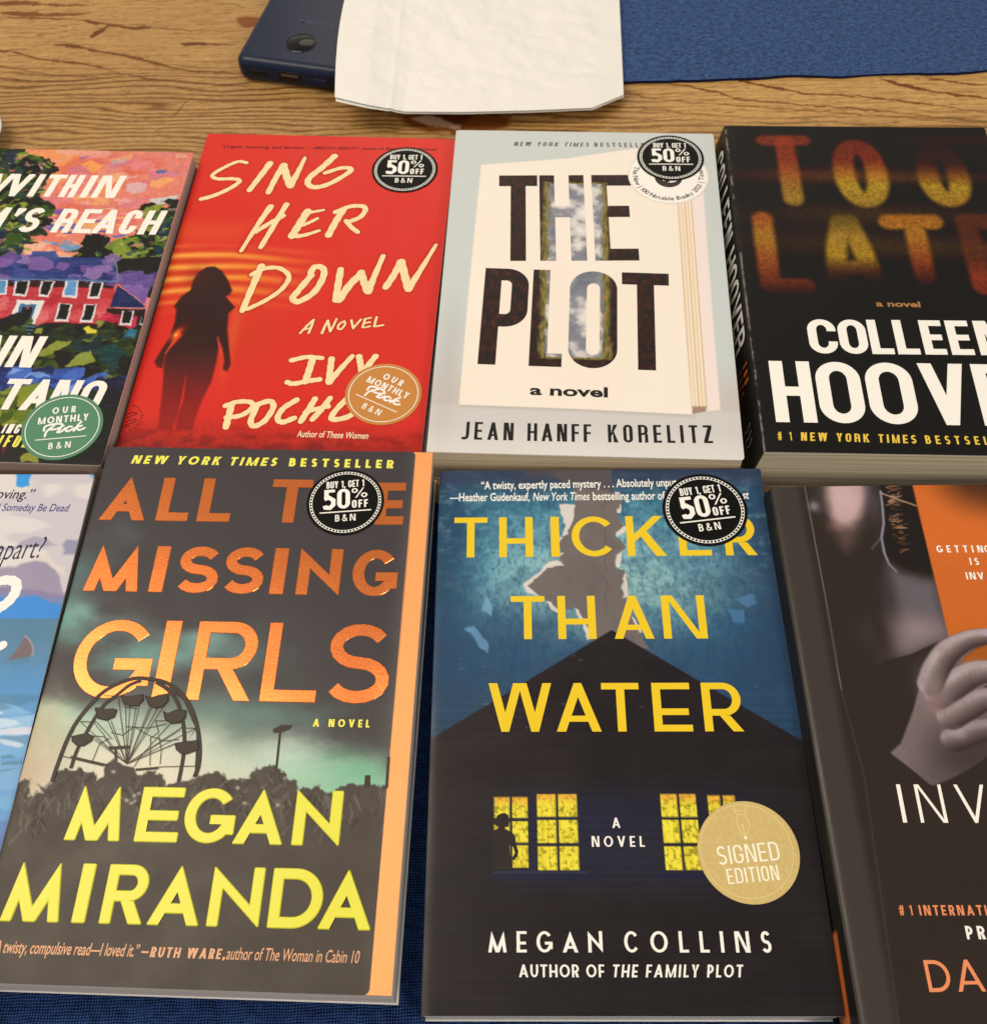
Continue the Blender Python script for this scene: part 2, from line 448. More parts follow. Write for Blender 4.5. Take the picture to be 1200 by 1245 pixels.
        P = [rect(w - t, .25, w, 1)] + strip([(w - t / 2, .25), (w - t / 2 - .03, .12), (w * .45, h / 2), (0, h / 2 + .02)], t * .95)
    elif ch == 'K':
        sx = t * 1.25
        P = [rect(0, 0, t, 1), [(t, .34), (t, .34 + h * 1.5), (w - sx * 1.02, 1), (w, 1)], [(w - sx * 1.02, 0), (w + .02, 0), (w * .42 + t * .55, .62), (t + w * .16, .5)]]
    elif ch == 'X': P = [[(0, 0), (t * 1.2, 0), (w, 1), (w - t * 1.2, 1)], [(w - t * 1.2, 0), (w, 0), (t * 1.2, 1), (0, 1)]]
    elif ch == 'Y': P = [[(0, 1), (w / 2 - t / 2, .42), (w / 2, .42 + t * .5), (t * 1.2, 1)], [(w, 1), (w - t * 1.2, 1), (w / 2, .42 + t * .5), (w / 2 + t / 2, .42)], rect(w / 2 - t / 2, 0, w / 2 + t / 2, .42 + t * .3)]
    elif ch == 'Z': P = [rect(0, 0, w, h), rect(0, 1 - h, w, 1), [(0, h), (t * 1.25, h), (w, 1 - h), (w - t * 1.25, 1 - h)]]
    elif ch == 'S':
        rx, ry = (w - t) / 2, (1 - h) / 4; q = []
        for k in range(13): a = math.radians(28 + (270 - 28) * k / 12); q.append((w / 2 + rx * math.cos(a) * .94, 1 - h / 2 - ry + ry * math.sin(a)))
        for k in range(1, 13): a = math.radians(90 - (90 + 152) * k / 12); q.append((w / 2 + rx * math.cos(a), h / 2 + ry + ry * math.sin(a)))
        P = strip(q, (t + h) / 2)
    elif ch == '0': P = glyph('O', w, t, h, dict(st, geo=False))
    elif ch == '1': P = [rect(w - t, 0, w, 1), [(0, .72), (w - t, .86), (w - t, 1), (0, .72 + h)]]
    elif ch == '2': P = [rect(0, 0, w, h)] + strip([(t / 2, .72), (w * .2, .92), (w * .55, 1 - h / 2), (w - t / 2, .75), (w * .75, .5), (t * .7, h)], t)
    elif ch == '5': P = [rect(w * .08, 1 - h, w * .95, 1), rect(w * .08, .5, w * .08 + t, 1 - h)] + strip([(w * .1, .53), (w * .45, .6), (w - t / 2, .45), (w - t / 2, .22), (w * .55, h / 2), (w * .2, h / 2 + .02), (t * .4, .2)], t)
    elif ch == '%':
        for (cx, cy) in ((.2, .75), (.8, .25)): P += ring(disc((cx * w, cy), .2 * w, 14, .25), disc((cx * w, cy), .2 * w - t * .55, 14, .25 - h * .55))
        P.append([(w * .22, 0), (w * .32, 0), (w * .8, 1), (w * .7, 1)])
    elif ch == '#': P = [rect(0, .28, w, .28 + h), rect(0, .62, w, .62 + h), [(w * .15, 0), (w * .15 + t, 0), (w * .32 + t, 1), (w * .32, 1)], [(w * .55, 0), (w * .55 + t, 0), (w * .72 + t, 1), (w * .72, 1)]]
    elif ch == '&': P = strip(smooth_line([(w, .02), (w * .3, .62), (w * .25, .85), (w * .45, .96), (w * .62, .82), (w * .5, .62), (w * .12, .38), (w * .1, .14), (w * .38, .03), (w * .75, .16), (w * .95, .45)], 3), t * .75)
    elif ch == '.': P = [rect(0, 0, t * 1.1, t * 1.1)]
    elif ch == ',': P = [[(0, 0), (t * .5, -.14), (t, -.1), (t * 1.1, t), (0, t)]]
    elif ch == '’': P = [[(0, .68), (t * .5, .64), (t * 1.2, .9), (t * 1.2, 1), (0, 1)]]
    elif ch in '“”': P = [[(0, .7), (t, .7), (t, 1), (0, 1)], [(t * 1.6, .7), (t * 2.6, .7), (t * 2.6, 1), (t * 1.6, 1)]]
    elif ch == '—': P = [rect(0, .38, w, .38 + h)]
    return P

FONT_CACHE = {}
def font_polys(text, shear=0.0, bold=0.0):
    """lower-case text from Blender's built-in face -> triangles in em units, width"""
    key = (text, shear, bold)
    if key in FONT_CACHE: return FONT_CACHE[key]
    cu = bpy.data.curves.new('type', 'FONT'); cu.body = text; cu.size = 1.0; cu.shear = shear; cu.offset = bold; cu.resolution_u = 3
    o = bpy.data.objects.new('type', cu); COL.objects.link(o)
    dg = bpy.context.evaluated_depsgraph_get()
    me = bpy.data.meshes.new_from_object(o.evaluated_get(dg))
    v = [(a.co.x, a.co.y) for a in me.vertices]; f = [tuple(p.vertices) for p in me.polygons]
    bpy.data.objects.remove(o); bpy.data.curves.remove(cu); bpy.data.meshes.remove(me)
    x0 = min(p[0] for p in v); x1 = max(p[0] for p in v)
    FONT_CACHE[key] = ([[(v[i][0] - x0, v[i][1]) for i in q] for q in f], x1 - x0)
    return FONT_CACHE[key]

class Ink:
    """flat or raised printing on a cover: polygons in cover millimetres (u right, v down)"""
    def __init__(self): self.v, self.f, self.m, self.k = [], [], [], 0
    def raw(self, q, z, mi, flip=True):
        b = len(self.v); self.v += [(p[0], p[1], z) for p in q]
        a = sum(q[i][0] * q[(i + 1) % len(q)][1] - q[(i + 1) % len(q)][0] * q[i][1] for i in range(len(q)))
        idx = list(range(b, b + len(q)))
        self.f.append(idx[::-1] if a > 0 else idx); self.m.append(mi)
    def add(self, q, layer=1, mi=0, raise_by=0.0):
        self.k += 1
        self.raw(q, layer * 0.035 + raise_by + (self.k % 80) * 0.0004, mi)
    def group(self, polys, layer=1, mi=0, raise_by=0.0, bev=0.2):
        """polygons of one letter; raised ones get a sloping wall round their common outline"""
        for q in polys: self.add(q, layer, mi, raise_by)
        if not raise_by: return
        def inside(p, q):
            c = False
            for i in range(len(q)):
                (x0, y0), (x1, y1) = q[i], q[(i + 1) % len(q)]
                if (y0 > p[1]) != (y1 > p[1]) and p[0] < (x1 - x0) * (p[1] - y0) / (y1 - y0) + x0: c = not c
            return c
        zt = layer * 0.035 + raise_by
        for qi, q in enumerate(polys):
            ar = sum(q[i][0] * q[(i + 1) % len(q)][1] - q[(i + 1) % len(q)][0] * q[i][1] for i in range(len(q)))
            for i in range(len(q)):
                a, b = q[i], q[(i + 1) % len(q)]
                dx, dy = b[0] - a[0], b[1] - a[1]; L = math.hypot(dx, dy)
                if L < 1e-4: continue
                nx, ny = (dy / L, -dx / L) if ar > 0 else (-dy / L, dx / L)
                mid = ((a[0] + b[0]) / 2 + nx * .03, (a[1] + b[1]) / 2 + ny * .03)
                if any(k != qi and inside(mid, o) for k, o in enumerate(polys)): continue
                n = len(self.v)
                self.v += [(a[0], a[1], zt), (b[0], b[1], zt), (b[0] + nx * bev, b[1] + ny * bev, 0.0), (a[0] + nx * bev, a[1] + ny * bev, 0.0)]
                self.f.append([n, n + 3, n + 2, n + 1] if ar > 0 else [n, n + 1, n + 2, n + 3]); self.m.append(mi)
    def place(self, polys, p0, ang, sc, sx=1.0, shear=0.0, **k):
        c, s = math.cos(ang), math.sin(ang); out = []
        for q in polys:
            r = []
            for x, y in q:
                X, Y = (x * sx + y * shear) * sc, y * sc
                r.append((p0[0] + X * c + Y * s, p0[1] + X * s - Y * c))
            out.append(r)
        self.group(out, **k)
    def line(self, text, p0, p1, cap, st, ws=1.0, shear=0.0, **k):
        """capitals spread evenly from p0 to p1 on their baseline"""
        tbl = WGEO if st.get('geo', True) else WCND
        t, h = st['t'], st['h']
        ang = math.atan2(p1[1] - p0[1], p1[0] - p0[0]); L = math.hypot(p1[0] - p0[0], p1[1] - p0[1])
        wd = [t if c == 'I' else (0.26 if c == ' ' else (tbl.get(c) or WDIG.get(c, .5)) * ws) for c in text]
        gap = (L / cap - sum(wd)) / max(1, len(text) - 1)
        x = 0.0
        for c, w in zip(text, wd):
            if c != ' ':
                q = glyph(c, w, t, h, st)
                self.place(q, (p0[0] + x * cap * math.cos(ang), p0[1] + x * cap * math.sin(ang)), ang, cap, 1.0, shear, **k)
            x += w + gap
    def hero(self, text, spans, top, st, shear=0.0, **k):
        """each letter fitted between its own left and right base points"""
        a, b = spans[0], spans[-1]; ang = math.atan2(b[1] - a[1], b[0] - a[0])
        def foot(p): t = (p[0] - a[0]) * math.cos(ang) + (p[1] - a[1]) * math.sin(ang); return t
        cap = abs(-(top[0] - a[0]) * math.sin(ang) + (top[1] - a[1]) * math.cos(ang))
        for i, c in enumerate(text):
            x0, x1 = foot(spans[2 * i]), foot(spans[2 * i + 1])
            q = glyph(c, (x1 - x0) / cap, st['t'], st['h'], st)
            self.place(q, (a[0] + x0 * math.cos(ang), a[1] + x0 * math.sin(ang)), ang, cap, 1.0, shear, **k)
    def type(self, text, p0, p1, cap, shear=0.0, bold=0.0, **k):
        """running text from the built-in face, fitted from p0 to p1"""
        q, w = font_polys(text, shear, bold)
        ang = math.atan2(p1[1] - p0[1], p1[0] - p0[0]); L = math.hypot(p1[0] - p0[0], p1[1] - p0[1])
        sc = cap / 0.72
        self.place(q, p0, ang, sc, L / w / sc, 0.0, **k)
    def brush(self, pts, w, layer=1, mi=0, k=5, taper=None):
        p = smooth_line(pts, k) if len(pts) > 2 else [pts[0], ((pts[0][0] + pts[1][0]) / 2, (pts[0][1] + pts[1][1]) / 2), pts[1]]
        n = len(p); tw = []
        for i in range(n):
            s = i / (n - 1); x = w
            if taper: x = w * (taper[0] + (taper[1] - taper[0]) * s)
            tw.append(x * (1 + .09 * math.sin(i * 2.1 + p[0][0])))
        for q in strip(p, tw): self.add(q, layer, mi)
        self.add(disc(p[0], tw[0] / 2, 12), layer, mi); self.add(disc(p[-1], tw[-1] / 2, 12), layer, mi)
    def wire(self, pts, w, layer=1, mi=0):
        for q in strip(pts, w): self.add(q, layer, mi)
    def build(self, name, book, mats, parent):
        zf = book.zf
        v = [((p[0] - book.W / 2) * S, (book.H / 2 - p[1]) * S, (book.T + p[2] + zf(p[0], p[1])) * S) for p in self.v]
        return link_mesh(name, v, self.f, mats, parent, self.m)

# ------------------------------------------------------------------ books
BOOKS = {
  'blue_house': (-22.366, 252.291, -0.03, 136.569, 212.056, 16.658),
  'white_page': (-13.284, 465.821, -0.071, 135.159, 206.816, 21.0),
  'red_silhouette': (-148.531, 479.538, -0.082, 135.095, 209.0, 12.973),
  'ferris_wheel': (-164.146, 265.697, -0.06, 139.564, 212.126, 23.459),
  'black_title': (126.182, 454.988, -0.06, 133.0, 205.639, 27.03),
  'orange_card': (114.494, 233.506, -0.023, 135.0, 210.0, 25.0),
  'painted_house': (-284.401, 467.887, -0.081, 133.0, 198.484, 18.785),
  'blue_sea': (-304.121, 259.198, -0.039, 135.0, 210.0, 20.0),
}

class Book:
    def __init__(self, key, name, label, res, rough, spine_rgb, page_rgb, z0=0.0, shear=0.0, edge_rgb=(250, 238, 222), corner=1.6, lift=0.35, spine_drop=0.5, cover_w=None, spec=0.28, warp=0.25, vis=None):
        x, y, th, W, H, T = BOOKS[key]
        self.W, self.H, self.T, self.z0 = W, H, T - z0, z0
        self.lift, self.drop = lift, spine_drop
        c, s = math.cos(th), math.sin(th)
        self.root = empty(name, (x + W / 2 * c + H / 2 * s, y + W / 2 * s - H / 2 * c, z0), th)
        tag(self.root, label, 'book', 'paperback books laid out in two rows')
        self.cw = cover_w or W
        us = np.arange(0, self.cw + res * .5, res); us[-1] = self.cw
        vs = np.arange(0, H + res * .5, res); vs[-1] = H
        self.art = Art(us, vs, (128, 128, 128))
        self.spec = (rough, spec, warp); self.edge_rgb = edge_rgb; self.corner = corner
        self.page = page_mat('page edges of ' + name + key, page_rgb)
        self.edge = mat('cut card ' + key, edge_rgb, .7)
        sp = mat('spine card ' + key, spine_rgb, .4)
        w2, h2 = W / 2, H / 2
        box_mesh('page_block', -w2 + .6 + 1.6 * max(0, spine_drop - .3), w2 - .7, -h2 + .5, h2 - .5, (.4), self.T - .5, self.page, self.root, shear)
        box_mesh('back_cover', -w2 + .4 - shear, w2 - shear, -h2, h2, 0, .38, self.edge, self.root)
        self.shear = shear; self.sp = sp
    def zf(self, u, v):
        d = self.cw - u
        return self.lift * np.exp(-np.maximum(d, 0) / 3.0) * (0.6 + 0.4 * np.sin(v / 37.0)) - self.drop * np.exp(-np.maximum(u, 0) / 1.1)
    def plain_spine(self):
        n = 7; P = np.zeros((2, n, 3))
        for j, y in enumerate((self.H / 2, -self.H / 2)):
            for i in range(n):
                z = self.T * (1 - i / (n - 1)); bulge = .5 * math.sin(math.pi * i / (n - 1))
                P[j, i] = (-self.W / 2 - self.shear * (i / (n - 1)) - bulge + .2, y, max(z - (self.drop if i == 0 else 0), .02))
        o = grid_mesh('spine', P, [self.sp], self.root)
        return o
    def finish(self):
        a = self.art; U, V = a.U.copy(), a.V.copy(); r = self.corner
        for cu, sgn in ((self.cw, 1),):
            for cv, sv in ((0, -1), (self.H, 1)):
                ou, ov = cu - r, (r if cv == 0 else self.H - r)
                du, dv = U - ou, (V - ov) * sv
                m = (du > 0) & (dv > 0); d = np.hypot(du, dv); k = np.where(m & (d > r), r / np.maximum(d, 1e-6), 1)
                k = np.where(m, np.maximum(du, dv) / np.maximum(d, 1e-6), 1)
                U = np.where(m, ou + du * k, U); V = np.where(m, ov + dv * k * sv, V)
        P = np.stack([U - self.W / 2, self.H / 2 - V, self.T + self.zf(U, V)], -1)
        pm = print_mat('printed card of ' + self.root.name, self.spec[0], self.spec[1], warp=self.spec[2])
        self.cover = grid_mesh('front_cover', P, [pm, self.edge], self.root, a.linear(), True, .5, 1)
        return self.cover

# ------------------------------------------------------------------ stickers
WHITE = mat('white print', (250, 244, 232), .4)
BLACKG = mat('black sticker vinyl', (8, 7, 7), .4, spec=.1)
CND = dict(geo=False, t=.13, h=.12, mid=.5)
CNB = dict(geo=False, t=.17, h=.145, mid=.5)
GEO = dict(geo=True, t=.15, h=.14, mid=.48, pt=False)
NEU = dict(geo=True, t=.15, h=.14, mid=.44, pt=False)

class Local:
    """unit-circle coordinates (y up) of a round sticker -> cover millimetres"""
    def __init__(self, c, r, ang): self.c, self.r, self.a = c, r, ang
    def __call__(self, x, y):
        k, s = math.cos(self.a), math.sin(self.a)
        return (self.c[0] + self.r * (x * k + y * s), self.c[1] + self.r * (x * s - y * k))
    def m(self, pts): return [self(x, y) for x, y in pts]

def sticker_base(i, L, mi, n=72, th=.24):
    top = L.m(disc((0, 0), 1, n)); i.raw(top, th, mi)
    for k in range(n):
        a, b = top[k], top[(k + 1) % n]; q = len(i.v)
        i.v += [(a[0], a[1], th), (b[0], b[1], th), (b[0], b[1], 0), (a[0], a[1], 0)]
        i.f.append([q, q + 1, q + 2, q + 3]); i.m.append(mi)

def sale_sticker(book, c, edge, d0, d1, z=0):
    r = math.hypot(edge[0] - c[0], edge[1] - c[1]); L = Local(c, r, math.atan2(d1[1] - d0[1], d1[0] - d0[0])); a = L.a
    i = Ink(); sticker_base(i, L, 0, th=.24 + z)
    b = (.24 + z) / .035 + 1
    for k in range(64):
        t0, t1 = 2 * math.pi * k / 64, 2 * math.pi * (k + 1) / 64
        i.add(L.m([(.85 * math.cos(t0), .85 * math.sin(t0)), (.85 * math.cos(t1), .85 * math.sin(t1)), (.925 * math.cos(t1), .925 * math.sin(t1)), (.925 * math.cos(t0), .925 * math.sin(t0))]), b, 1)
        tm = (t0 + t1) / 2
        if k % 1 == 0: i.add(L.m([(.864 * math.cos(tm - .03), .864 * math.sin(tm - .03)), (.864 * math.cos(tm + .03), .864 * math.sin(tm + .03)), (.911 * math.cos(tm + .03), .911 * math.sin(tm + .03)), (.911 * math.cos(tm - .03), .911 * math.sin(tm - .03))]), b + 1, 0)
    kw = dict(layer=b, mi=1)
    i.line('BUY 1, GET 1', L(-.49, .44), L(.49, .44), .21 * r, dict(CNB, t=.16, h=.14), 1.0, **kw)
    i.line('50', L(-.57, -.2), L(.12, -.2), .6 * r, dict(CNB, t=.19, h=.145), 1.2, **kw)
    i.line('%', L(.16, .1), L(.58, .1), .3 * r, dict(CNB, t=.27, h=.2), 1.95, **kw)
    i.line('OFF', L(.17, -.2), L(.58, -.2), .235 * r, dict(CNB, t=.2, h=.17), 1.2, **kw)
    i.add(L.m(rect(-.66, -.31, .66, -.275)), b, 1)
    i.line('B&N', L(-.26, -.58), L(.26, -.58), .2 * r, dict(GEO, t=.17), 1.0, **kw)
    return tag(i.build('sticker', book, [BLACKG, WHITE], book.root), 'round black half price sticker')

def pick_sticker(book, c, edge, d0, d1, m, lab):
    r = math.hypot(edge[0] - c[0], edge[1] - c[1]); L = Local(c, r, math.atan2(d1[1] - d0[1], d1[0] - d0[0]))
    i = Ink(); sticker_base(i, L, 0); b = .24 / .035 + 1; kw = dict(layer=b, mi=1)
    for q in ring(L.m(disc((0, 0), .915, 72)), L.m(disc((0, 0), .893, 72))): i.add(q, b, 1)
    st = dict(GEO, t=.2, h=.18)
    i.line('OUR', L(-.3, .42), L(.28, .42), .2 * r, st, .95, **kw)
    i.line('MONTHLY', L(-.62, .13), L(.62, .13), .21 * r, st, .95, **kw)
    for p in ([(-.40, -.26), (-.36, -.1), (-.2, .06)], [(-.44, -.08), (-.42, .05), (-.2, .1), (-.02, .08), (-.02, -.0), (-.15, -.06), (-.3, -.06)], [(-.03, -.05), (-.1, -.16), (0, -.15), (.08, -.05)],
              [(.24, -.03), (.16, -.02), (.1, -.12), (.17, -.16), (.3, -.08)], [(.46, .1), (.38, 0), (.3, -.16)], [(.48, -.02), (.36, -.07), (.44, -.15), (.56, -.1)], [(.01, .02), (.03, .03)]):
        i.brush(L.m(p), .055 * r, b, 1, 5)
    i.add(L.m(rect(-.62, -.36, .62, -.335)), b, 1)
    i.line('B&N', L(-.27, -.66), L(.27, -.66), .19 * r, dict(GEO, t=.17), 1.0, **kw)
    return tag(i.build('sticker', book, [m, WHITE], book.root), lab)

# ================================================================== the table
def build_table():
    xs = np.concatenate([np.arange(-900, -310, 30), np.arange(-310, 325, 0.7), np.arange(325, 930, 30)])
    ys = np.concatenate([np.arange(-260, 450, 25), np.arange(450, 645, 0.5), np.arange(645, 1050, 25)])
    a = Art(xs, ys, (188, 140, 82))
    U, V = a.U, a.V
    a.lay(a.n(60, 3, 4, 3.0, 1) * .5, (214, 170, 106)); a.lay(a.n(34, 9, 4, 5, 1) * .35, (168, 124, 70))
    right = sstep(60, 130, U) * sstep(480, 505, V + U * .02)
    a.lay(right * .75, (214, 162, 92))
    # straight fine grain, then the broad figured grain further back
    warp = (fbm(U / 90, V / 30, 21, 3) - .5) * 15 + (fbm(U / 14, V / 9, 22, 2) - .5) * 1.2
    w = V + U * .055 + warp
    band = .12 + .88 * sstep(556, 538, V + U * .045 + (fbm(U / 60, V / 60, 5, 2) - .5) * 14)
    st = np.sin(w * 2 * math.pi / 4.4 + 7 * fbm(U / 150, V / 7, 31, 3)) * .5 + .5
    st2 = np.sin(w * 2 * math.pi / 1.35 + 5 * fbm(U / 60, V / 6, 33, 2)) * .5 + .5
    amp = band * (1 - right * .75) * (0.35 + .95 * fbm(U / 70, V / 7, 40, 3))
    a.lay(st ** 3.0 * amp * .95, (104, 66, 32)); a.lay(st2 ** 2 * amp * .25, (120, 82, 44))
    pores = fbm(U / 7.0, V / .55, 51, 3); a.lay(sstep(.56, .8, pores) * .5, (112, 76, 42))
    a.lay(sstep(.55, .8, fbm(U / 3, V / 1.2, 61, 3)) * .3, (214, 172, 112))
    a.wobble(1.3, 5, 7)
    D = (112, 66, 32)
    def crack(p, w0, w1, c=D, al=.8):
        p = smooth_line(p, 6); n = len(p)
        for k in range(n - 1):
            s = k / (n - 1); a.stroke([p[k], p[k + 1]], .64 * (w0 + (w1 - w0) * s) * min(1, .25 + s * 7) * min(1, .2 + (1 - s) * 4) * (.5 + 1.0 * vnoise(np.array(k * .7), np.array(3.0), 5)), c, 1.2, al)
    crack([(-297.9,578),(-287.2,576.6),(-276.3,574.1),(-259.4,566.7),(-241.6,563.4),(-227.2,559.1),(-208.9,550.7)], 2.6, 2.2)
    crack([(-294.9,564.7),(-284.2,562.5),(-265.9,556.5),(-247.9,551.1),(-230.8,550),(-209.7,545)], 1.6, .9)
    crack([(-256,580.5),(-242.7,579),(-229.7,573.7),(-211.6,568.6),(-191.5,559.5),(-173.5,552.4),(-146,548.6),(-128.9,546.2)], 4.5, 2.0)
    crack([(-208.9,551),(-189.4,544.7),(-161.9,540),(-134.7,535.5)], 1.8, 1.6)
    crack([(-242,605),(-236.2,601.8),(-221.5,598.2),(-210.5,595.3),(-199.1,595.3)], 3, 5.5); crack([(-233.6,586.9),(-230.2,592.4),(-225.7,597.3)], 5, 6)
    crack([(-295.6,615.4),(-278.9,612.2),(-259,610.6),(-239.5,611.3)], 6, 5, (124, 70, 34), .75); crack([(-302.8,624.1),(-283.1,624.2),(-260.7,620.1),(-237.5,620)], 6, 3, (120, 68, 34), .7)
    crack([(-294.3,609.5),(-265.5,607.4),(-240,603.8)], 2, 2)
    crack([(-178.5,577.9),(-168,577.4),(-157.5,576.3),(-143.7,576.1)], 5, 1.2); crack([(-200,595.4),(-178.3,590.8),(-157.1,588.6),(-139.7,588.8)], 1.4, .6, D, .6)
    crack([(-282.2,537.6),(-244.5,533.2),(-207,527.5),(-160,523.4),(-110.3,522.7)], .8, .7, D, .5)
    crack([(-174.9,510.8),(-169.7,521.9),(-165.5,528)], 1.4, .8, D, .6)
    a.poly([(-147.9,601.3),(-142.7,603),(-133.8,601.7),(-132.9,591.9),(-139.9,591.1),(-145.4,594.2)], (132, 72, 34), 3, .9)
    for p, w0, w1 in (([(108.7,526.7),(134.7,517.6),(148,510),(179.2,504.4),(213.6,498.6),(280.8,484.7)], 2.6, 1.3), ([(147,528.2),(167.5,519.9),(184.5,513.7),(215.9,509.4),(241.4,503.5),(282.9,492.5)], 3.4, 1.6),
                      ([(229.9,524.6),(246,516),(269.3,508.2),(294.8,503.6)], 4.2, 3), ([(62.9,521.7),(84.2,517.9),(117.5,509.6),(161.1,502.6),(212.7,494.1),(280.1,482.1)], 1.2, 1.0),
                      ([(255.1,523.9),(275.5,518.4),(298,515.1)], 2.2, 1.4), ([(58.5,510.3),(72.6,508),(93.8,505.3),(118,499.2),(145.9,496.3)], 1.4, .8), ([(45.3,500.6),(71.8,498.3),(98,494.8),(124.4,494.1)], 1, .8)):
        crack(p, w0, w1, (112, 62, 26), .85)
    # knot with a pale scar
    a.wobble(3, 7, 12)
    a.poly([(-46.3,506.5),(-30,510.7),(-2,509.3),(17.4,502.7),(15.2,494.4),(-2.4,489.8),(-29.9,489.7),(-42.9,497.2)], (112, 62, 28), 5, .9)
    a.poly([(-33.7,504.5),(-18.3,506.6),(-4.4,503.8),(-11.5,497.1),(-25.3,495.7)], (84, 42, 20), 4, .8)
    a.poly([(-40.2,503.4),(-32.3,505.1),(-20.7,500.4),(-11.5,497.1),(-13.4,493),(-25.3,494.3),(-34.6,498.2)], (206, 168, 138), 2.5, .75)
    a.plain()
    lw = V + U * .06 + (fbm(U / 55, V / 26, 91, 3) - .5) * 26
    fig = np.abs(np.sin(lw * math.pi / 7.5)) ; a.lay(sstep(.16, .0, fig) * (1 - band) * sstep(.35, .6, fbm(U / 50, V / 12, 95, 2)) * .26, (140, 94, 50))
    a.c *= (1 + .10 * (fbm(U / 1.3, V / .8, 71, 2) - .5))[..., None]
    m = bpy.data.materials.new('waxed pine'); m.use_nodes = True
    nt = m.node_tree; p = nt.nodes['Principled BSDF']
    at = nt.nodes.new('ShaderNodeAttribute'); at.attribute_name = 'ink'
    tc = nt.nodes.new('ShaderNodeTexCoord'); mp = nt.nodes.new('ShaderNodeMapping'); mp.inputs['Scale'].default_value = (34, 520, 1)
    nz = nt.nodes.new('ShaderNodeTexNoise'); nz.inputs['Scale'].default_value = 1; nz.inputs['Detail'].default_value = 5
    nt.links.new(tc.outputs['Object'], mp.inputs['Vector']); nt.links.new(mp.outputs['Vector'], nz.inputs['Vector'])
    mr = nt.nodes.new('ShaderNodeMapRange'); mr.inputs['From Min'].default_value = .3; mr.inputs['From Max'].default_value = .7; mr.inputs['To Min'].default_value = .84; mr.inputs['To Max'].default_value = 1.08
    mx = nt.nodes.new('ShaderNodeMix'); mx.data_type = 'RGBA'; mx.blend_type = 'MULTIPLY'; mx.inputs['Factor'].default_value = 1
    nt.links.new(nz.outputs['Fac'], mr.inputs['Value']); nt.links.new(at.outputs['Color'], mx.inputs['A']); nt.links.new(mr.outputs['Result'], mx.inputs['B'])
    nt.links.new(mx.outputs['Result'], p.inputs['Base Color'])
    p.inputs['Roughness'].default_value = .5; p.inputs['Specular IOR Level'].default_value = .35
    b = nt.nodes.new('ShaderNodeBump'); b.inputs['Strength'].default_value = .5; b.inputs['Distance'].default_value = .0006
    nt.links.new(nz.outputs['Fac'], b.inputs['Height']); nt.links.new(b.outputs['Normal'], p.inputs['Normal'])
    o = grid_mesh('table_top', np.stack([U, V, np.zeros_like(U)], -1), [m, m], None, a.linear(), True, 30, 1)
    # the lowest vertices of a y-up grid wind the other way round
    o.data.flip_normals()
    tag(o, kind='structure')
build_table()

# ================================================================== blue woven cloths
def weave_mat(name, c0, c1, c2):
    m = bpy.data.materials.new(name); m.use_nodes = True
    nt = m.node_tree; p = nt.nodes['Principled BSDF']; p.inputs['Roughness'].default_value = .95; p.inputs['Specular IOR Level'].default_value = .1
    p.inputs['Sheen Weight'].default_value = 0.0
    tc = nt.nodes.new('ShaderNodeTexCoord')
    wob = nt.nodes.new('ShaderNodeTexNoise'); wob.inputs['Scale'].default_value = 110; wob.inputs['Detail'].default_value = 2
    add = nt.nodes.new('ShaderNodeVectorMath'); add.operation = 'MULTIPLY_ADD'; add.inputs[1].default_value = (.0016, .0016, 0)
    nt.links.new(tc.outputs['Object'], wob.inputs['Vector']); nt.links.new(wob.outputs['Color'], add.inputs[0]); nt.links.new(tc.outputs['Object'], add.inputs[2])
    def waves(direction, scale, prof):
        w = nt.nodes.new('ShaderNodeTexWave'); w.bands_direction = direction; w.inputs['Scale'].default_value = scale
        w.inputs['Distortion'].default_value = 1.5; w.inputs['Detail'].default_value = 1; w.inputs['Detail Scale'].default_value = .6; w.wave_profile = prof
        nt.links.new(add.outputs['Vector'], w.inputs['Vector']); return w
    wx, wy = waves('X', 310, 'SIN'), waves('Y', 330, 'SIN')
    mul = nt.nodes.new('ShaderNodeMath'); mul.operation = 'MULTIPLY'
    nt.links.new(wx.outputs['Fac'], mul.inputs[0]); nt.links.new(wy.outputs['Fac'], mul.inputs[1])
    n2 = nt.nodes.new('ShaderNodeTexNoise'); n2.inputs['Scale'].default_value = 460; n2.inputs['Detail'].default_value = 5; n2.inputs['Roughness'].default_value = .7
    mp = nt.nodes.new('ShaderNodeMapping'); mp.inputs['Scale'].default_value = (.62, 1, 1)
    nt.links.new(tc.outputs['Object'], mp.inputs['Vector']); nt.links.new(mp.outputs['Vector'], n2.inputs['Vector'])
    mm = nt.nodes.new('ShaderNodeMath'); mm.operation = 'MULTIPLY_ADD'; mm.inputs[1].default_value = .95
    nt.links.new(n2.outputs['Fac'], mm.inputs[0]); nt.links.new(mul.outputs[0], mm.inputs[2])
    r = nt.nodes.new('ShaderNodeValToRGB'); e = r.color_ramp.elements
    e[0].position = .38; e[0].color = (*ink(c0, .002), 1); e[1].position = .95; e[1].color = (*ink(c2), 1)
    k = e.new(.6); k.color = (*ink(c1, .004), 1)
    nt.links.new(mm.outputs[0], r.inputs['Fac']); nt.links.new(r.outputs['Color'], p.inputs['Base Color'])
    b = nt.nodes.new('ShaderNodeBump'); b.inputs['Strength'].default_value = .9; b.inputs['Distance'].default_value = .0008
    nt.links.new(mm.outputs[0], b.inputs['Height']); nt.links.new(b.outputs['Normal'], p.inputs['Normal'])
    return m
WEAVE = weave_mat('mid blue basket weave', (12, 22, 46), (52, 80, 124), (116, 144, 184)); WEAVE_SHADED = weave_mat('shaded blue basket weave', (8, 16, 38), (28, 46, 86), (76, 104, 150))  # second copy is the same cloth, with the shade among the books painted in
HEM = mat('dark hem thread', (30, 38, 62), .95)

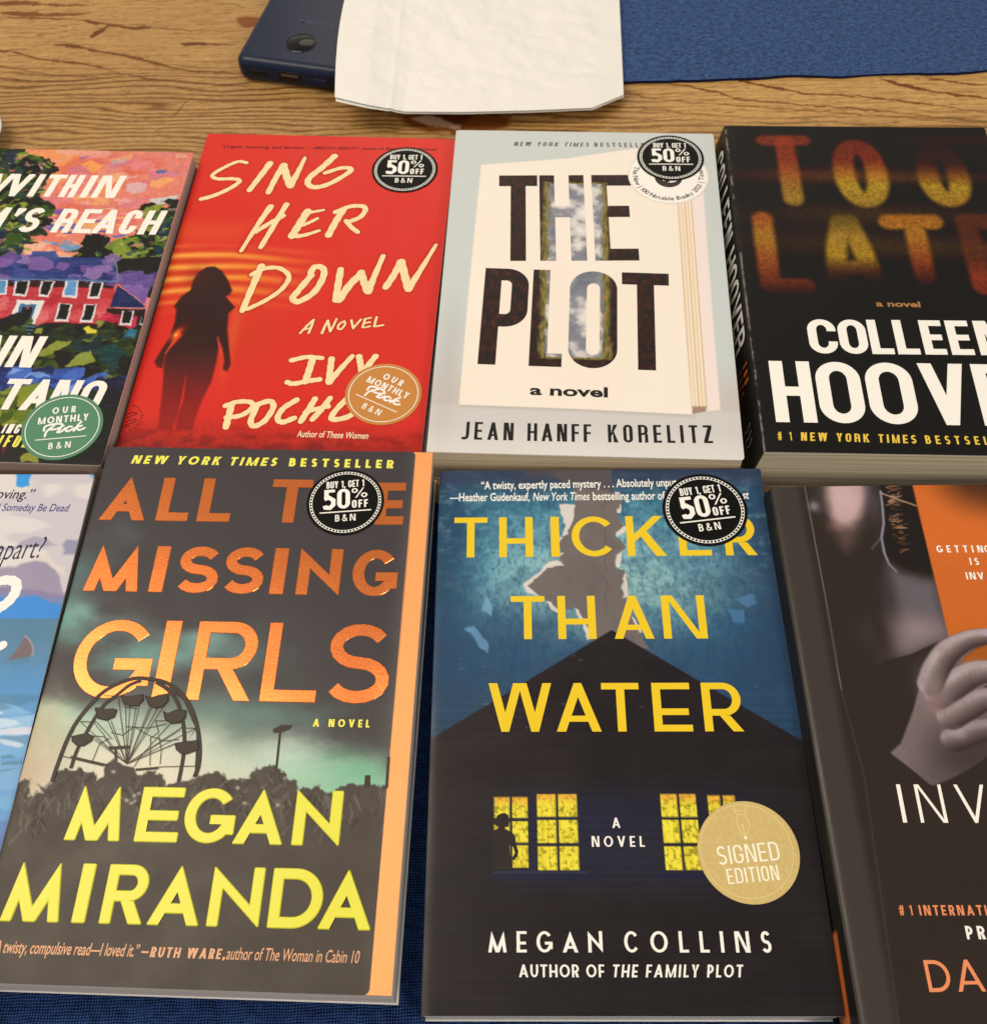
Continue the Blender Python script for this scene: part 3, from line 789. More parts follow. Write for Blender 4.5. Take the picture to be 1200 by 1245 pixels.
def cloth(name, label, x0, x1, y0, y1, th, wavy_front, wv):
    xs = np.arange(x0, x1 + 1, 4.0); ys = np.concatenate([[y0, y0 + .8, y0 + 2, y0 + 4], np.arange(y0 + 8, y1 - 6, 4.0), [y1 - 4, y1 - 2, y1 - .8, y1]])
    U, V = np.meshgrid(xs, ys)
    Z = th + 1.0 * (fbm(U / 46, V / 46, 3, 3) - .5) + 0 * U
    e = np.minimum(V - y0, y1 - V); Z = Z - .5 * np.exp(-e / .8)
    V2 = V + wavy_front * (fbm(U / 30, U * 0 + 3, 8, 3) - .5) * np.exp(-(V - y0) / 25) + wavy_front * (fbm(U / 30, U * 0 + 9, 8, 3) - .5) * np.exp(-(y1 - V) / 25)
    P = np.stack([U, V2, Z], -1)[::-1]
    o = grid_mesh(name, P, [wv, HEM], None, None, True, th - .3, 1)
    tag(o, label, 'cloth'); return o
cloth('table_runner', 'blue woven runner, darkened by painted shade, lying beneath the front row of books', -460, 420, -120, 246, 1.3, 1.5, WEAVE_SHADED)
cloth('placemat', 'blue woven placemat on bare wood beside the white napkin', 40, 520, 527, 860, 2.2, 5.0, WEAVE)

# ================================================================== book: ferris wheel cover
bk = Book('ferris_wheel', 'paperback_book', 'dark paperback with ferris wheel, large copper foil title and yellow author name', .42, .46, (60, 54, 52), (206, 190, 172), 1.4, corner=2.2, spec=.4, lift=.8, cover_w=(132.55,-0.72)[0] - .4, warp=.12)
a = bk.art; a.c[:] = np.array((62, 56, 58)) / 255.
a.lay(sstep(60, 215, a.V) * .7, (74, 66, 60))
cl = a.n(26, 4, 5, 1.5, 1); cl2 = a.n(11, 14, 4, 1.8, 1)
a.wobble(5, 16, 3)
tex = sstep(.34, .66, cl * .6 + cl2 * .4)
for p, ru, rv, c, al in (((3.48,69.82), 14, 20, (92, 130, 122), .5), ((14.95,39.38), 10, 7, (92, 108, 112), .45), ((-0.29,87.69), 16, 13, (112, 170, 148), .8), ((16.92,78.48), 20, 5, (140, 184, 168), .7), ((47.3,93.38), 30, 9, (126, 178, 158), .8),
                         ((3.29,114.48), 14, 14, (112, 150, 112), .8), ((27.49,97.28), 20, 10, (110, 158, 142), .6), ((-0.81,58.87), 9, 9, (100, 142, 132), .5), ((78.16,118.92), 40, 9, (110, 160, 138), .6), ((53.96,86.34), 14, 3, (150, 190, 176), .5)):
    a.blob(p, ru, rv, c, al, 0, tex)
low = sstep(-8, 12, a.V - ((63.49,122.48)[1] + (a.U - (63.49,122.48)[0]) * .22 + 9 * (cl - .5))) 
a.lay(low * sstep(0, 9, a.V - (62.1,114.55)[1] + 6 * cl2) * .92, (158, 196, 164))
a.lay(low * sstep(.4, .65, cl2) * .55, (216, 222, 196))
a.lay(sstep(-14, 12, a.V - (66.19,137.85)[1] + 14 * (cl - .5)) * sstep((110.66,136.64)[0], (81.03,137.45)[0], a.U) * .85, (226, 210, 180))
a.blob((39.42,138.59), 34, 16, (232, 214, 182), .8); a.blob((0.65,139.65), 12, 22, (196, 168, 132), .85); a.blob((-0.39,124.18), 10, 10, (178, 172, 128), .7)
a.blob((105.85,133.74), 24, 8, (206, 216, 192), .8, 0, tex); a.blob((122.92,140.8), 16, 9, (112, 176, 132), .8); a.blob((102.9,145.8), 16, 8, (146, 190, 150), .7)
a.lay(sstep((126.08,127.05)[0], (137.14,126.75)[0], a.U) * sstep((127.6,143.64)[1], (126.78,134.68)[1], a.V) * .7, (84, 78, 76))
# tree line
a.wobble(1.5, 1.6, 31)
TREE = [*[(-2.81,146.26),(0.56,144.92),(4.19,144.51),(4.32,148.54),(5.43,151.58),(7.87,150.28),(10.55,149.9),(6.99,146.92),(10.61,147.75),(11.99,145.85),(12.13,141.48),(18.26,140.99),(21.21,140.28),(23.44,141.79),(25.91,141.72),(28,145.41),(31.14,142.83),(36.62,145.17),(41.63,142.54),(46.93,141.15),(50.75,141.67),(53.4,144.09),(52.84,145.96),(56.89,144.61)], *[(62.54,143.21),(66.16,141.09),(69.98,139.98),(73.59,141.56),(75.2,143.2),(78.46,142.77),(81.21,143.37),(83.45,140.62),(86.48,138.51),(89.56,136.72),(91.8,138.36),(93.99,139.65),(95.33,139.75),(95.68,142.3),(99.82,143.52),(100.82,146.16),(104.03,145.4),(107.16,143.99),(109.3,145.26),(110.84,147.2),(114.63,145.77),(116.43,144.06),(120.97,143.27),(124.32,143.84),(130.9,143.66),(133.23,143.93)]]
TP = TREE + [(bk.cw + 3, TREE[-1][1]), (bk.cw + 3, bk.H + 3), (-4, bk.H + 3), (-4, TREE[0][1])]
a.poly(TP, (72, 63, 56), .9)
a.wobble(.5, 2.2, 77)
rnd = random.Random(4)
for k in range(330):
    i = rnd.randrange(len(TREE) - 1); s = rnd.random()
    x = TREE[i][0] + (TREE[i + 1][0] - TREE[i][0]) * s; y = TREE[i][1] + (TREE[i + 1][1] - TREE[i][1]) * s + rnd.uniform(.5, 13)
    an = rnd.uniform(-.9, .9); L = rnd.uniform(2, 6)
    a.stroke([(x, y), (x - math.sin(an) * L, y + math.cos(an) * L)], rnd.uniform(.35, .8), rnd.choice([(112, 101, 90), (54, 46, 41), (96, 86, 77), (48, 41, 37)]), .6, .75)
a.poly([(32.22,136.5),(31.26,137.8),(29.82,139.73),(30.21,142.86),(30.61,145.96),(37.02,147.01),(42.89,145.62),(42.25,142.53),(40.35,139.44),(36.5,138.92),(34.36,137.71)], (74, 65, 58), .6)
for p in [(43.71,148.06),(44.33,148.96),(43.56,151.73),(40.45,151.52),(44.3,152.32),(42.88,149.92),(42.17,152.38)], [(33.33,141.52),(41.27,143.8),(43.65,160.74),(50.5,158.76),(43.55,163.11)], [(78.93,145.77),(81.28,148.02),(80.89,153.93),(94.31,151.6),(82.44,151.28)]:
    for q in p: a.blob(q, .7, .6, (206, 190, 164) if rnd.random() < .5 else (40, 35, 32), .9)
a.plain()
a.lay(sstep(-2, 26, a.V - TREE[8][1] - 12) * .8, (70, 62, 55))
a.grain(.05)
cv = bk.finish()
bk.plain_spine()
strip_i = Ink()
STRIP_M = bpy.data.materials.new('peach copper foil'); STRIP_M.use_nodes = True
def foil(m, base, rough, metal=.75, var=.25):
    nt = m.node_tree; p = nt.nodes['Principled BSDF']
    p.inputs['Metallic'].default_value = metal; p.inputs['Roughness'].default_value = rough
    tc = nt.nodes.new('ShaderNodeTexCoord'); n = nt.nodes.new('ShaderNodeTexNoise'); n.inputs['Scale'].default_value = 900; n.inputs['Detail'].default_value = 4
    n2 = nt.nodes.new('ShaderNodeTexNoise'); n2.inputs['Scale'].default_value = 26; n2.inputs['Detail'].default_value = 2
    r = nt.nodes.new('ShaderNodeValToRGB'); c = lin(np.array(base) / 255.)
    r.color_ramp.elements[0].position = .3; r.color_ramp.elements[0].color = (*(c * (1 - var)), 1); r.color_ramp.elements[1].position = .7; r.color_ramp.elements[1].color = (*c, 1)
    b = nt.nodes.new('ShaderNodeBump'); b.inputs['Strength'].default_value = .1; b.inputs['Distance'].default_value = .0002
    b2 = nt.nodes.new('ShaderNodeBump'); b2.inputs['Strength'].default_value = .12; b2.inputs['Distance'].default_value = .003
    for x in (n, n2): nt.links.new(tc.outputs['Object'], x.inputs['Vector'])
    nt.links.new(n.outputs['Fac'], r.inputs['Fac']); nt.links.new(r.outputs['Color'], p.inputs['Base Color'])
    nt.links.new(n2.outputs['Fac'], b2.inputs['Height']); nt.links.new(n.outputs['Fac'], b.inputs['Height'])
    nt.links.new(b2.outputs['Normal'], b.inputs['Normal']); nt.links.new(b.outputs['Normal'], p.inputs['Normal'])
    return m
foil(STRIP_M, (250, 168, 104), .4, .3, .08)
COPPER = foil(bpy.data.materials.new('copper foil') , (246, 160, 92), .36, .9, .2) if False else None
COPPER = bpy.data.materials.new('copper foil'); COPPER.use_nodes = True; foil(COPPER, (222, 126, 70), .27, .95, .16)
# the peach flyleaf that shows beyond the cut-back cover
box_mesh('flyleaf', -bk.W / 2 + 4, bk.W / 2 - .15, -bk.H / 2 + .2, bk.H / 2 - .1, bk.T - .36, bk.T - .02, STRIP_M, bk.root)
YEL = mat('yellow gloss varnish', (232, 220, 58), .3, bump=.15, bscale=500, spec=.4)
YELP = mat('yellow print', (246, 232, 90), .4); PEACHP = mat('peach print', (236, 170, 122), .4); INKD = mat('warm black line', (70, 60, 53), .5)
DKL = mat('dark outline', (44, 37, 33), .5)
i = Ink(); st = dict(GEO, pt=True, t=.22, h=.185, abar=.2)
i.hero('ALLT', [(4.04,36.37),(22.79,36.14),(27.51,36.15),(40.51,36.05),(44.54,36.08),(57.86,36.05),(73.8,35.92),(90.39,35.94)], (13.28,15.48), st, raise_by=.12)
i.hero('E', [(117.75,36.05),(129.39,35.98)], (117.28,15.88), st, raise_by=.12)
i.hero('MISSING', [(5.2,69.05),(26.76,68.89),(31.21,69),(36.62,69.02),(41.02,68.91),(58.03,68.97),(59.57,69),(76.13,68.96),(79.24,69.07),(84.54,69.05),(89.64,69),(106.5,68.88),(111.36,68.83),(129.14,68.58)], (5.7,48.5), dict(st, t=.215), raise_by=.12)
i.hero('GIRLS', [(8.99,113.68),(38.99,113.21),(41.46,113.15),(47.5,113.19),(54.38,113.13),(78.22,113.32),(81.92,113.38),(102.62,113.16),(105.45,113.24),(129.54,113.09)], (40.2,81.44), dict(st, t=.15, h=.142, mid=.47), raise_by=.14)
i.build('title', bk, [COPPER], cv)
i = Ink(); st2 = dict(st, t=.18, h=.165)
i.hero('MEGAN', [(21.49,165.67),(40.52,165.49),(45.99,165.45),(60.67,165.39),(62.3,165.49),(79.89,165.26),(80.35,165.28),(97.33,165.07),(100.93,165.08),(117.03,165.06)], (21.76,146.87), dict(st2, t=.19), raise_by=.3, bev=.28)
i.hero('MIRANDA', [(6.43,192.81),(25.9,192.63),(30.63,192.62),(34.79,192.57),(39.94,192.52),(53.91,192.44),(56.06,192.51),(72.98,192.34),(76.02,192.33),(93.08,192.18),(96.39,192.19),(113.67,191.98),(113.27,192.09),(130.53,192.09)], (6.33,173.91), st2, raise_by=.34, bev=.3)
i.build('author_name', bk, [YEL], cv)
i = Ink()
i.line('NEW YORK TIMES', (11.43,8.43), (73.33,8.44), abs((11.43,8.43)[1] - (11.24,4.2)[1]), dict(GEO, t=.26, h=.22), 1.2, .2)
i.line('BESTSELLER', (78.93,8.44), (123.23,8.57), abs((11.43,8.43)[1] - (11.24,4.2)[1]), dict(GEO, t=.26, h=.22), 1.15)
i.build('tagline', bk, [YELP, PEACHP], cv); i = Ink()
i.line('A NOVEL', (103,122.59), (123.85,122.44), 3.0, dict(GEO, t=.24, h=.2), 1.0)
i.build('subtitle', bk, [YELP, PEACHP], cv); i = Ink()
i.type('twisty, compulsive read—I loved it.”', (10.05,202.86), (55.22,202.71), 4.0, .2, .012, mi=1)
i.line('—RUTH WARE,', (55.78,202.74), (83.52,202.63), 3.2, dict(GEO, t=.22, h=.18), .95, .1, mi=1)
i.type('author of The Woman in Cabin 10', (84.2,202.64), (128,202.51), 4.0, .2, .004, mi=1)
i.type('“A', (5.93,202.88), (9.23,202.89), 4.0, .2, .012, mi=1)
i.build('quote', bk, [YELP, PEACHP], cv)
# ferris wheel, printed and embossed
i = Ink(); Z = lambda s: s
rimL = smooth_line([(12.2,145.5),(12.71,139.17),(14.01,129.45),(16.42,121.68),(21.45,113.11),(26.45,108.69),(33.44,105.62),(39.49,105.75),(45.16,106.76),(51.24,110.05),(55.95,115.03),(59.94,122.18),(62.72,130.31),(63.79,137.77),(63.08,142.53)], 5)
rimI = smooth_line([(17.79,140.62),(18.49,133.66),(20.66,125.99),(22.58,120.4),(24.78,115.85),(28.35,112.36),(32.36,108.25),(36.35,106.41)], 4)
rimR = smooth_line([(41.9,106.85),(46.8,109.59),(50.8,113.47),(54.11,119.56),(56.8,128.3),(57.67,135.81),(57.69,144.24)], 4)
rimO = smooth_line([(44.24,107.65),(49.13,110.39),(53.39,112.84),(55.52,115.61),(58.67,121.11),(60.96,124.91),(62.12,131.4),(63.5,141.99)], 4)
for p, w in ((rimL, 1.15), (rimI, .95), (rimR, 1.0), (rimO, .7)):
    i.wire(p, w + .35, 7, 1); i.wire(p, w, 8, 0)
hub = (37.76,138.48)
for q in [(29.07,113.19),(31.71,112.84),(37.59,112.4),(41.68,116.53),(44.9,116.45),(48,112.98),(55.46,123.96),(54.61,125.08),(55,129.97),(53.52,130.56),(28.42,122.47),(26.57,121.41),(22.15,123.19),(23.01,129.21),(22.76,128.12),(17.35,123.32),(34.05,116.17),(36.38,114.42),(60.33,124.38),(42.64,115.95),(40.68,122.14),(31.91,121.26)]:
    i.wire([hub, q], .22, 9, 0)
for p in ([(29.4,126.85),(33.87,127.82),(37.41,124.44),(43.98,127.83),(49.63,129.58),(54.79,128.9)], [(34.23,124.52),(42.84,124.84),(49.41,123.01)], [(22.82,128.39),(27.12,128.55),(30.6,132.26),(37.44,132.07)], [(23.55,112.77),(30.07,112.77),(32.62,117.05),(37.03,117.5)], [(17.02,123.05),(23.19,123.05),(30.53,129.55)], [(13.55,136.21),(29.59,139.5)], [(41.27,140.24),(50.47,139.19),(62.89,138.59)], [(56.09,124.49),(60.33,124.38),(58.05,129.35),(60.33,124.38)], [(24.99,137.77),(26.14,131.3),(29.35,129.04)], [(46.2,138.78),(44.4,128.63),(46.88,126.38),(44.94,122.03),(50.26,121.89)], [(50.48,122.99),(42.31,135.16),(40.58,139.46)], [(49.74,138.15),(49.21,132.83),(47.09,127.47)]):
    i.wire(p, .26, 9, 0)
i.wire([(29.93,132.81),(37.46,132.18)], 1.1, 10, 0); i.wire([(32.52,133.28),(33.61,137.53)], .9, 10, 0); i.wire([(16.77,136.39),(30.55,139.1)], .7, 10, 0); i.wire([(41.33,140.5),(49.51,139.64)], .8, 10, 0)
for p in ([(30.3,112.59),(31.07,112.4),(32.27,112.94),(34.92,112.64),(37.78,112),(38.27,114.37),(36.73,116.1),(34.11,116.45),(31.66,115.11)], [(39.53,112.63),(42.05,113.02),(44.06,112.23),(47.19,111.58),(47.68,114.12),(46.46,116.13),(43.92,116.92),(41.57,115.97)], [(21.74,117.9),(22.75,117.6),(24.75,118.1),(27.95,117.91),(29.37,118.26),(29.12,120.78),(26.72,122.07),(23.64,121.49)], [(47.43,118.34),(49.19,119.14),(51.63,117.84),(55.15,117.97),(55.38,120.64),(53.56,122.35),(50.95,122.7),(48.67,121.37)],
          [(15.74,128.86),(17.99,128.25),(20.51,127.64),(22.88,128.67),(22.73,130.3),(20.47,131.99),(18.36,132.05),(16.13,130.48)], [(54.05,130.54),(57.1,129.92),(61.74,129.25),(62.32,132.47),(58.89,133.91),(56.8,133.97),(54.98,132.67)]):
    c = (sum(x for x, y in p) / len(p), sum(y for x, y in p) / len(p))
    i.add([(c[0] + (x - c[0]) * 1.14, c[1] + (y - c[1]) * 1.16) for x, y in p], 10, 1); i.add(p, 11, 0)
i.build('printed_wheel', bk, [INKD, DKL], cv); i = Ink()
i.wire([(91.42,124.91),(91.94,139.37)], .9, 2, 0); i.add([(88.55,123.93),(91.6,122.3),(95.68,122.19),(94.87,123.76),(92.01,125.25),(88.96,125.33)], 3, 0)
i.build('printed_lamp_post', bk, [INKD, DKL], cv); i = Ink()
i.add([(123.97,140.18),(125.96,140.12),(126.23,144.45),(124.06,144.52)], 2, 0); i.build('printed_chimney', bk, [INKD, DKL], cv); i = Ink()
i.wire([(131.86,133.18),(132.04,144.63)], 1.0, 2, 0)
i.build('printed_pole', bk, [INKD, DKL], cv)
sale_sticker(bk, (104.85,25.67), (120.88,25.51), (94.9,34.03), (116.68,31.76))

# ================================================================== book: blue house cover
bk = Book('blue_house', 'paperback_book', 'navy paperback with torn teal wallpaper, lit windows and a round gold sticker', .42, .36, (48, 92, 108), (196, 186, 172), 1.4, corner=1.0, lift=.25, spine_drop=.4, warp=.1)
a = bk.art
a.c[:] = np.array((70, 124, 138)) / 255.
n1, n2 = a.n(30, 5, 4), a.n(6, 15, 4); n3 = a.n(1.6, 25, 3)
ctr = np.exp(-(((a.U - (67.32,58.5)[0]) / 56) ** 2 + ((a.V - (67.42,56.66)[1]) / 42) ** 2))
a.lay(sstep(.15, .8, ctr + .5 * (n1 - .5)) * .9, (128, 178, 180)); a.lay(sstep(.45, .95, ctr + .4 * (n1 - .5)) * .7, (164, 198, 184))
edge = np.minimum(np.minimum(a.U, bk.W - a.U) / 26, (a.V + 6) / 26)
a.lay(sstep(1.0, .1, edge + .6 * (n1 - .5)) * .75, (44, 64, 86)); a.lay(sstep(.9, .2, (bk.W - a.U) / 40 + .5 * (n2 - .5)) * .3, (54, 66, 96))
a.lay(sstep(50, 92, a.V + 30 * (n1 - .5)) * .8, (46, 70, 96)); a.lay(sstep(.45, .7, a.n(4.5, 55, 5, 1.3, 1)) * .28, (40, 74, 96))
a.lay(sstep(.5, .75, n2) * .3, (50, 88, 122)); a.lay(sstep(.5, .72, n3) * .2, (46, 76, 104)); a.lay(sstep(.5, .75, a.n(2.6, 35, 5, 1.6, 1)) * .3 * sstep(70, 30, a.V), (142, 190, 190)); a.lay(sstep(.52, .72, a.n(1.1, 45, 3, 1, 2.5)) * .3, (40, 70, 98))
sc = np.sin(np.hypot((a.U % 15) - 7.5, (a.V % 18) - 9) * 2.6 + 3 * n2); a.lay(sstep(.55, .95, sc) * .16, (40, 84, 104))
for p, c in (([(12.41,74.26),(15.48,72.92),(18.61,76.99),(20.47,79.68),(21.11,84.99),(17.43,82.33)], (128, 176, 206)), ([(18.51,66.09),(20.35,60.54),(22.87,63.34),(22.88,68.87)], (140, 186, 206)), ([(118.42,61.1),(125.97,60.44),(128.01,63.93),(122.89,65.28)], (92, 140, 176)), ([(115.31,66.62),(121.49,66.65),(121.37,72.8),(117.16,72.1)], (84, 136, 176))):
    a.wobble(1.5, 4, 2); a.poly(p, c, .9, .6)
a.lay(sstep(14, 2, a.V + 6 * (n1 - .5)) * .75, (60, 64, 82))
# torn plaster
a.wobble(1.3, 4, 9)
TL = [(46.17,-2.18),(48.54,2.31),(53.98,6.04),(56.95,9),(56.99,16.23),(53.75,31.01),(50.04,35.13),(50.51,39.23),(50.14,41.93),(51.5,45.64),(44.97,47.93),(37.27,53.17),(36.66,55.14),(40.09,58.41),(43.48,62.31),(47.97,66.49),(56.01,65.89),(58.16,69.39),(61.22,77.53),(60.97,83.05)]
TR = [(83.37,83.15),(80.39,77.62),(77.01,68.86),(75.2,61.2),(74.28,57.32),(75.38,48.79),(71.95,47.44),(73.18,41.41),(77.22,38.04),(73.69,32.54),(76.02,28.39),(74.07,20.64),(77.39,15.67),(72.85,9.85),(72.56,3.99),(73.5,-1.95)]
a.poly(TL + TR, (118, 107, 100), .6)
a.poly([(35.56,0.72),(42.45,-2.96),(72.92,-2.7),(72.56,3.99),(74.03,10.59),(66.73,9.8),(56.93,9.73),(50.95,4.55),(46.03,3.77),(39.23,3.71)], (82, 76, 78), 2, .8)
a.lay(a.mask(TL + TR, 1, -2)[0] * sstep(.45, .7, a.n(9, 6, 4)[a._box(TL + TR, 3)]) * .25, (98, 88, 82), a._box(TL + TR, 3))
TORN = (226, 210, 190)
for p in ([(50.9,16.54),(56.66,16.95),(55.82,23.34),(53.73,31.71),(51.92,32.39),(52.69,26.83),(51.06,21.18)], [(49.49,33.75),(50.7,33.07),(52.5,32.73),(50.63,35.47)], [(50.49,39.9),(52.26,40.26),(50.42,42.27)], [(51.5,45.64),(49.8,43.28),(46.23,44.6),(39.65,50.55),(34.93,54.47),(36.04,58.39),(41.22,60.04),(36.66,55.14),(40.21,51.88),(44.97,47.93)],
          [(43.47,62.63),(46.34,62.96),(48.53,66.81),(46.81,67.11)], [(55.43,66.21),(57.13,66.54),(59.2,71.91),(61.19,78.14),(59.44,79.37),(58.01,73.16)], [(74.47,18.87),(76.72,16.74),(75.84,21.37),(74.33,21.35)], [(73.77,31.16),(76.02,28.39),(77.82,28.41),(77.01,31.87),(74.26,32.89)], [(72.03,46.1),(73.14,42.08),(75.95,39.4),(75.2,42.1),(73.41,47.44),(76.57,48.46),(74.25,48.12)], [(74.93,51.43),(76.55,48.79),(76.43,55.37),(75.82,60.56),(74.34,61.2)], [(77.05,68.23),(79.12,71.39),(80.52,75.76),(79.35,76.38)]):
    a.poly(p, TORN, .5, .95); 
    a.stroke(p[:3], .35, (112, 92, 78), .6, .5)
a.stroke([(69.57,14.17),(68.42,42.05),(67.92,68.18)], .3, (84, 76, 72), .6, .6)
a.plain()
# gabled house and its bluish wall
HO = [(69.19,75.03), (136.48,120.07), (bk.W + 3, (136.48,120.07)[1] + 1), (bk.W + 3, bk.H + 3), (-3, bk.H + 3), (-3, (1,118.39)[1]), (1,118.39)]
a.poly(HO, (43, 39, 41), .45)
wall = sstep(16, 0, np.abs(a.V - (52.23,155.37)[1]) - 8) * sstep(-4, 14, a.U - (20.47,155.32)[0]) * sstep(6, -14, a.U - (121.22,155.47)[0])
a.lay(wall * .75 * (.7 + .6 * (n1 - .5)), (44, 50, 74))
a.lay(sstep(.46, .8, a.n(40, 8, 3, 2.5, 1)) * .14, (68, 58, 54)); a.lay(sstep(.6, .9, np.sin(a.V * 2.4)) * .08 * sstep(110, 120, a.V), (30, 28, 34))
a.lay(sstep(.75, 1.0, np.sin(a.V * 2 * math.pi / 3.1 + .4 * n2)) * sstep((68.39,86.82)[1], (66.59,119.54)[1], a.V) * .22, (30, 25, 26)); a.lay(sstep(.3, .8, a.n(7, 88, 4, 3, 1)) * sstep((69.03,75.03)[1], (68.77,79.93)[1], a.V) * .1, (74, 66, 66))
rnd = random.Random(8)
for k in range(26):
    x, y, L = rnd.uniform(8, bk.W - 8), rnd.uniform(82, 116), rnd.uniform(.3, 2.2)
    a.stroke([(x, y), (x + L, y)], .3, (112, 112, 128), .5, rnd.uniform(.3, .9))
a.stroke([(21.7,168.2),(60.24,168.23)], 1.6, (36, 42, 62), 1.2, .8); a.stroke([(78.62,168.25),(119.5,168.29)], 1.6, (36, 42, 62), 1.2, .8); a.stroke([(23.4,166.82),(55.21,166.85)], .5, (60, 66, 90), .6, .8)
def panes(P4, cols, rows, rnd):
    (x0, y0), (x1, y1) = P4[0], P4[1]; g = .55
    for r in range(rows):
        for c in range(cols):
            q = rect(x0 + (x1 - x0) * c / cols + g, y0 + (y1 - y0) * r / rows + g, x0 + (x1 - x0) * (c + 1) / cols - g, y0 + (y1 - y0) * (r + 1) / rows - g)
            a.poly(q, (244, 222, 66), .35)
            m, sl = a.mask(q, .4)
            a.lay(m * sstep(.5, .62, fbm(a.U / .55, a.V / 5, 3 + c, 3)[sl]) * .45, (196, 168, 40), sl)
            a.lay(m * sstep(.56, .66, fbm(a.U / .9, a.V / .9, 30 + c + r * 3, 3)[sl]) * .6, (118, 112, 38), sl)
            if r == 0: a.lay(m * sstep(y0 + 5, y0, a.V[sl]) * .65, (236, 150, 62), sl)
rnd = random.Random(2)
for w_ in ([(23.03,140.19),(36.06,165.73)], [(38.39,139.18),(53.52,166.58)], [(82.43,139.28),(96,166.62)], [(99.28,139.76),(110.06,167.18)]): panes(w_, 2, 3, rnd)
cv = bk.finish(); bk.plain_spine()
FIG = mat('dark figure print', (50, 43, 42), .4); GOLDT = mat('golden yellow print', (242, 200, 48), .34)
GOLDT2 = GOLDT
i = Ink()
for p in ([(24.15,148.49),(24.8,147.18),(26.12,146.44),(27.66,146.44),(28.53,147.19),(28.83,148.72)], [(23.15,149.79),(23.71,148.71),(28.96,148.72),(28.82,150.45),(28.29,151.32),(27.42,151.32),(27.51,151.96),(29.59,153.05),(30.89,154.34),(31.29,157.32),(32.05,159.86),(31.69,161.55),(30.18,163.01),(29.88,161.97),(30.84,160.28),(30.21,158.17),(29.56,157.53),(28.92,157.74),(29.12,160.7),(29.75,162.38),(29.73,165.39),(23.02,165.38),(22.98,152.6),(24.81,151.96),(25.24,151.1),(24.15,150.88)]): i.add(p, 1, 0)
i.build('printed_figure', bk, [FIG], cv)
i = Ink(); st = dict(NEU, t=.165, h=.135, mid=.4, abar=.2, apex=.9)
i.hero('THICKER', [(6.82,42.4),(20.55,42.49),(25.4,42.41),(39.28,42.46),(46.59,42.47),(50.13,42.46),(55.15,42.34),(73.5,42.3),(77.67,42.22),(93.16,42.2),(98.83,42.13),(111.81,42.1),(117.46,42.1),(130.26,42.07)], (6.23,23.45), st)
i.hero('THAN', [(29.87,78.83),(43.3,78.9),(48.4,78.89),(63.24,78.93),(70.26,78.89),(85.71,78.9),(89.37,78.88),(106.38,78.89)], (29.66,60.11), st)
i.hero('WATER', [(21.28,116.25),(45.03,116.32),(46.71,116.3),(63.28,116.32),(63.88,116.32),(78,116.34),(82.86,116.32),(97.1,116.34),(101.49,116.35),(115.87,116.4)], (20.93,97.07), dict(st, pt=False))
i.build('title', bk, [GOLDT], cv)
i = Ink()
i.line('MEGAN', (21.71,192.74), (59.84,192.76), abs((21.55,192.74)[1] - (21.51,186.07)[1]), dict(NEU, t=.165, h=.13, pt=True, abar=.18))
i.line('COLLINS', (67.08,192.76), (115.95,192.8), abs((21.55,192.74)[1] - (21.51,186.07)[1]), dict(NEU, t=.165, h=.13))
i.build('author_name', bk, [WHITE], cv)
i = Ink()
i.type('“A twisty, expertly paced mystery . . . Absolutely unput-', (17.75,9.52), (101.46,8.54), 4.1, 0, .016)
i.build('quote', bk, [WHITE], cv); i = Ink()
i.type('—Heather Gudenkauf,', (4.56,15.36), (38.18,15.3), 4.1, 0, .016); i.type('New York Times', (39.56,15.27), (63.36,15.21), 4.1, .2, .012)
i.type('bestselling author of', (64.74,15.22), (95.03,15.13), 4.1, 0, .016); i.type('st', (127.32,15.09), (130.06,15.11), 4.1, .2, .016)
i.build('quote_author', bk, [WHITE], cv); i = Ink()
i.line('A', (65.26,151.67), (68.59,151.68), 3.6, dict(NEU, t=.18)); i.line('NOVEL', (57.76,158.21), (76.23,158.24), 3.7, dict(NEU, t=.18))
i.build('subtitle', bk, [WHITE], cv); i = Ink()
i.line('AUTHOR OF', (31.88,200.38), (60,200.39), 3.9, dict(NEU, t=.18, h=.15)); i.line('THE FAMILY PLOT', (62.43,200.39), (105.26,200.42), 3.9, dict(NEU, t=.18, h=.15), .95, .16)
i.build('tagline', bk, [WHITE], cv)
sale_sticker(bk, (111.01,20.3), (128.6,20.43), (101.67,29.09), (122.92,26.49))
# gold signed sticker
c0 = (112.01,159.97); r0 = math.hypot((129.61,160)[0] - c0[0], (129.61,160)[1] - c0[1])
L = Local(c0, r0, math.atan2((123.2,163.14)[1] - (101.17,164.86)[1], (123.2,163.14)[0] - (101.17,164.86)[0]))
i = Ink(); sticker_base(i, L, 0); b = .24 / .035 + 1
L2 = lambda x, y: L(x - .03, y + .02)
for q in ring([L2(x, y) for x, y in disc((0, 0), .915, 80)], [L2(x, y) for x, y in disc((0, 0), .9, 80)]): i.add(q, b, 2)
i.line('SIGNED', (101.24,164.56), (122.8,162.85), .36 * r0, dict(CND, t=.12, h=.1), 1.25, layer=b, mi=1)
i.line('EDITION', (103.86,170.98), (121.64,169.55), .29 * r0, dict(CND, t=.125, h=.105), 1.15, layer=b, mi=1)
for p in ([(108.73,143.88),(108.8,144.76),(109.13,146.52),(109.93,147.15),(112.05,146.95),(112.76,146),(113.03,143.71)], [(109.75,147.15),(109.11,149.66),(109.39,151.74),(111.58,155.18),(113.47,151.06),(112.39,147.05)], [(109.01,145.99),(112.72,145.75)], [(111.06,150.88),(111.58,155.18)]): i.wire(p, .33, b, 2)
i.add(disc((111.08,150.71), .4, 12), b, 2); i.add(disc((111.57,155.25), .55, 12), b, 1)
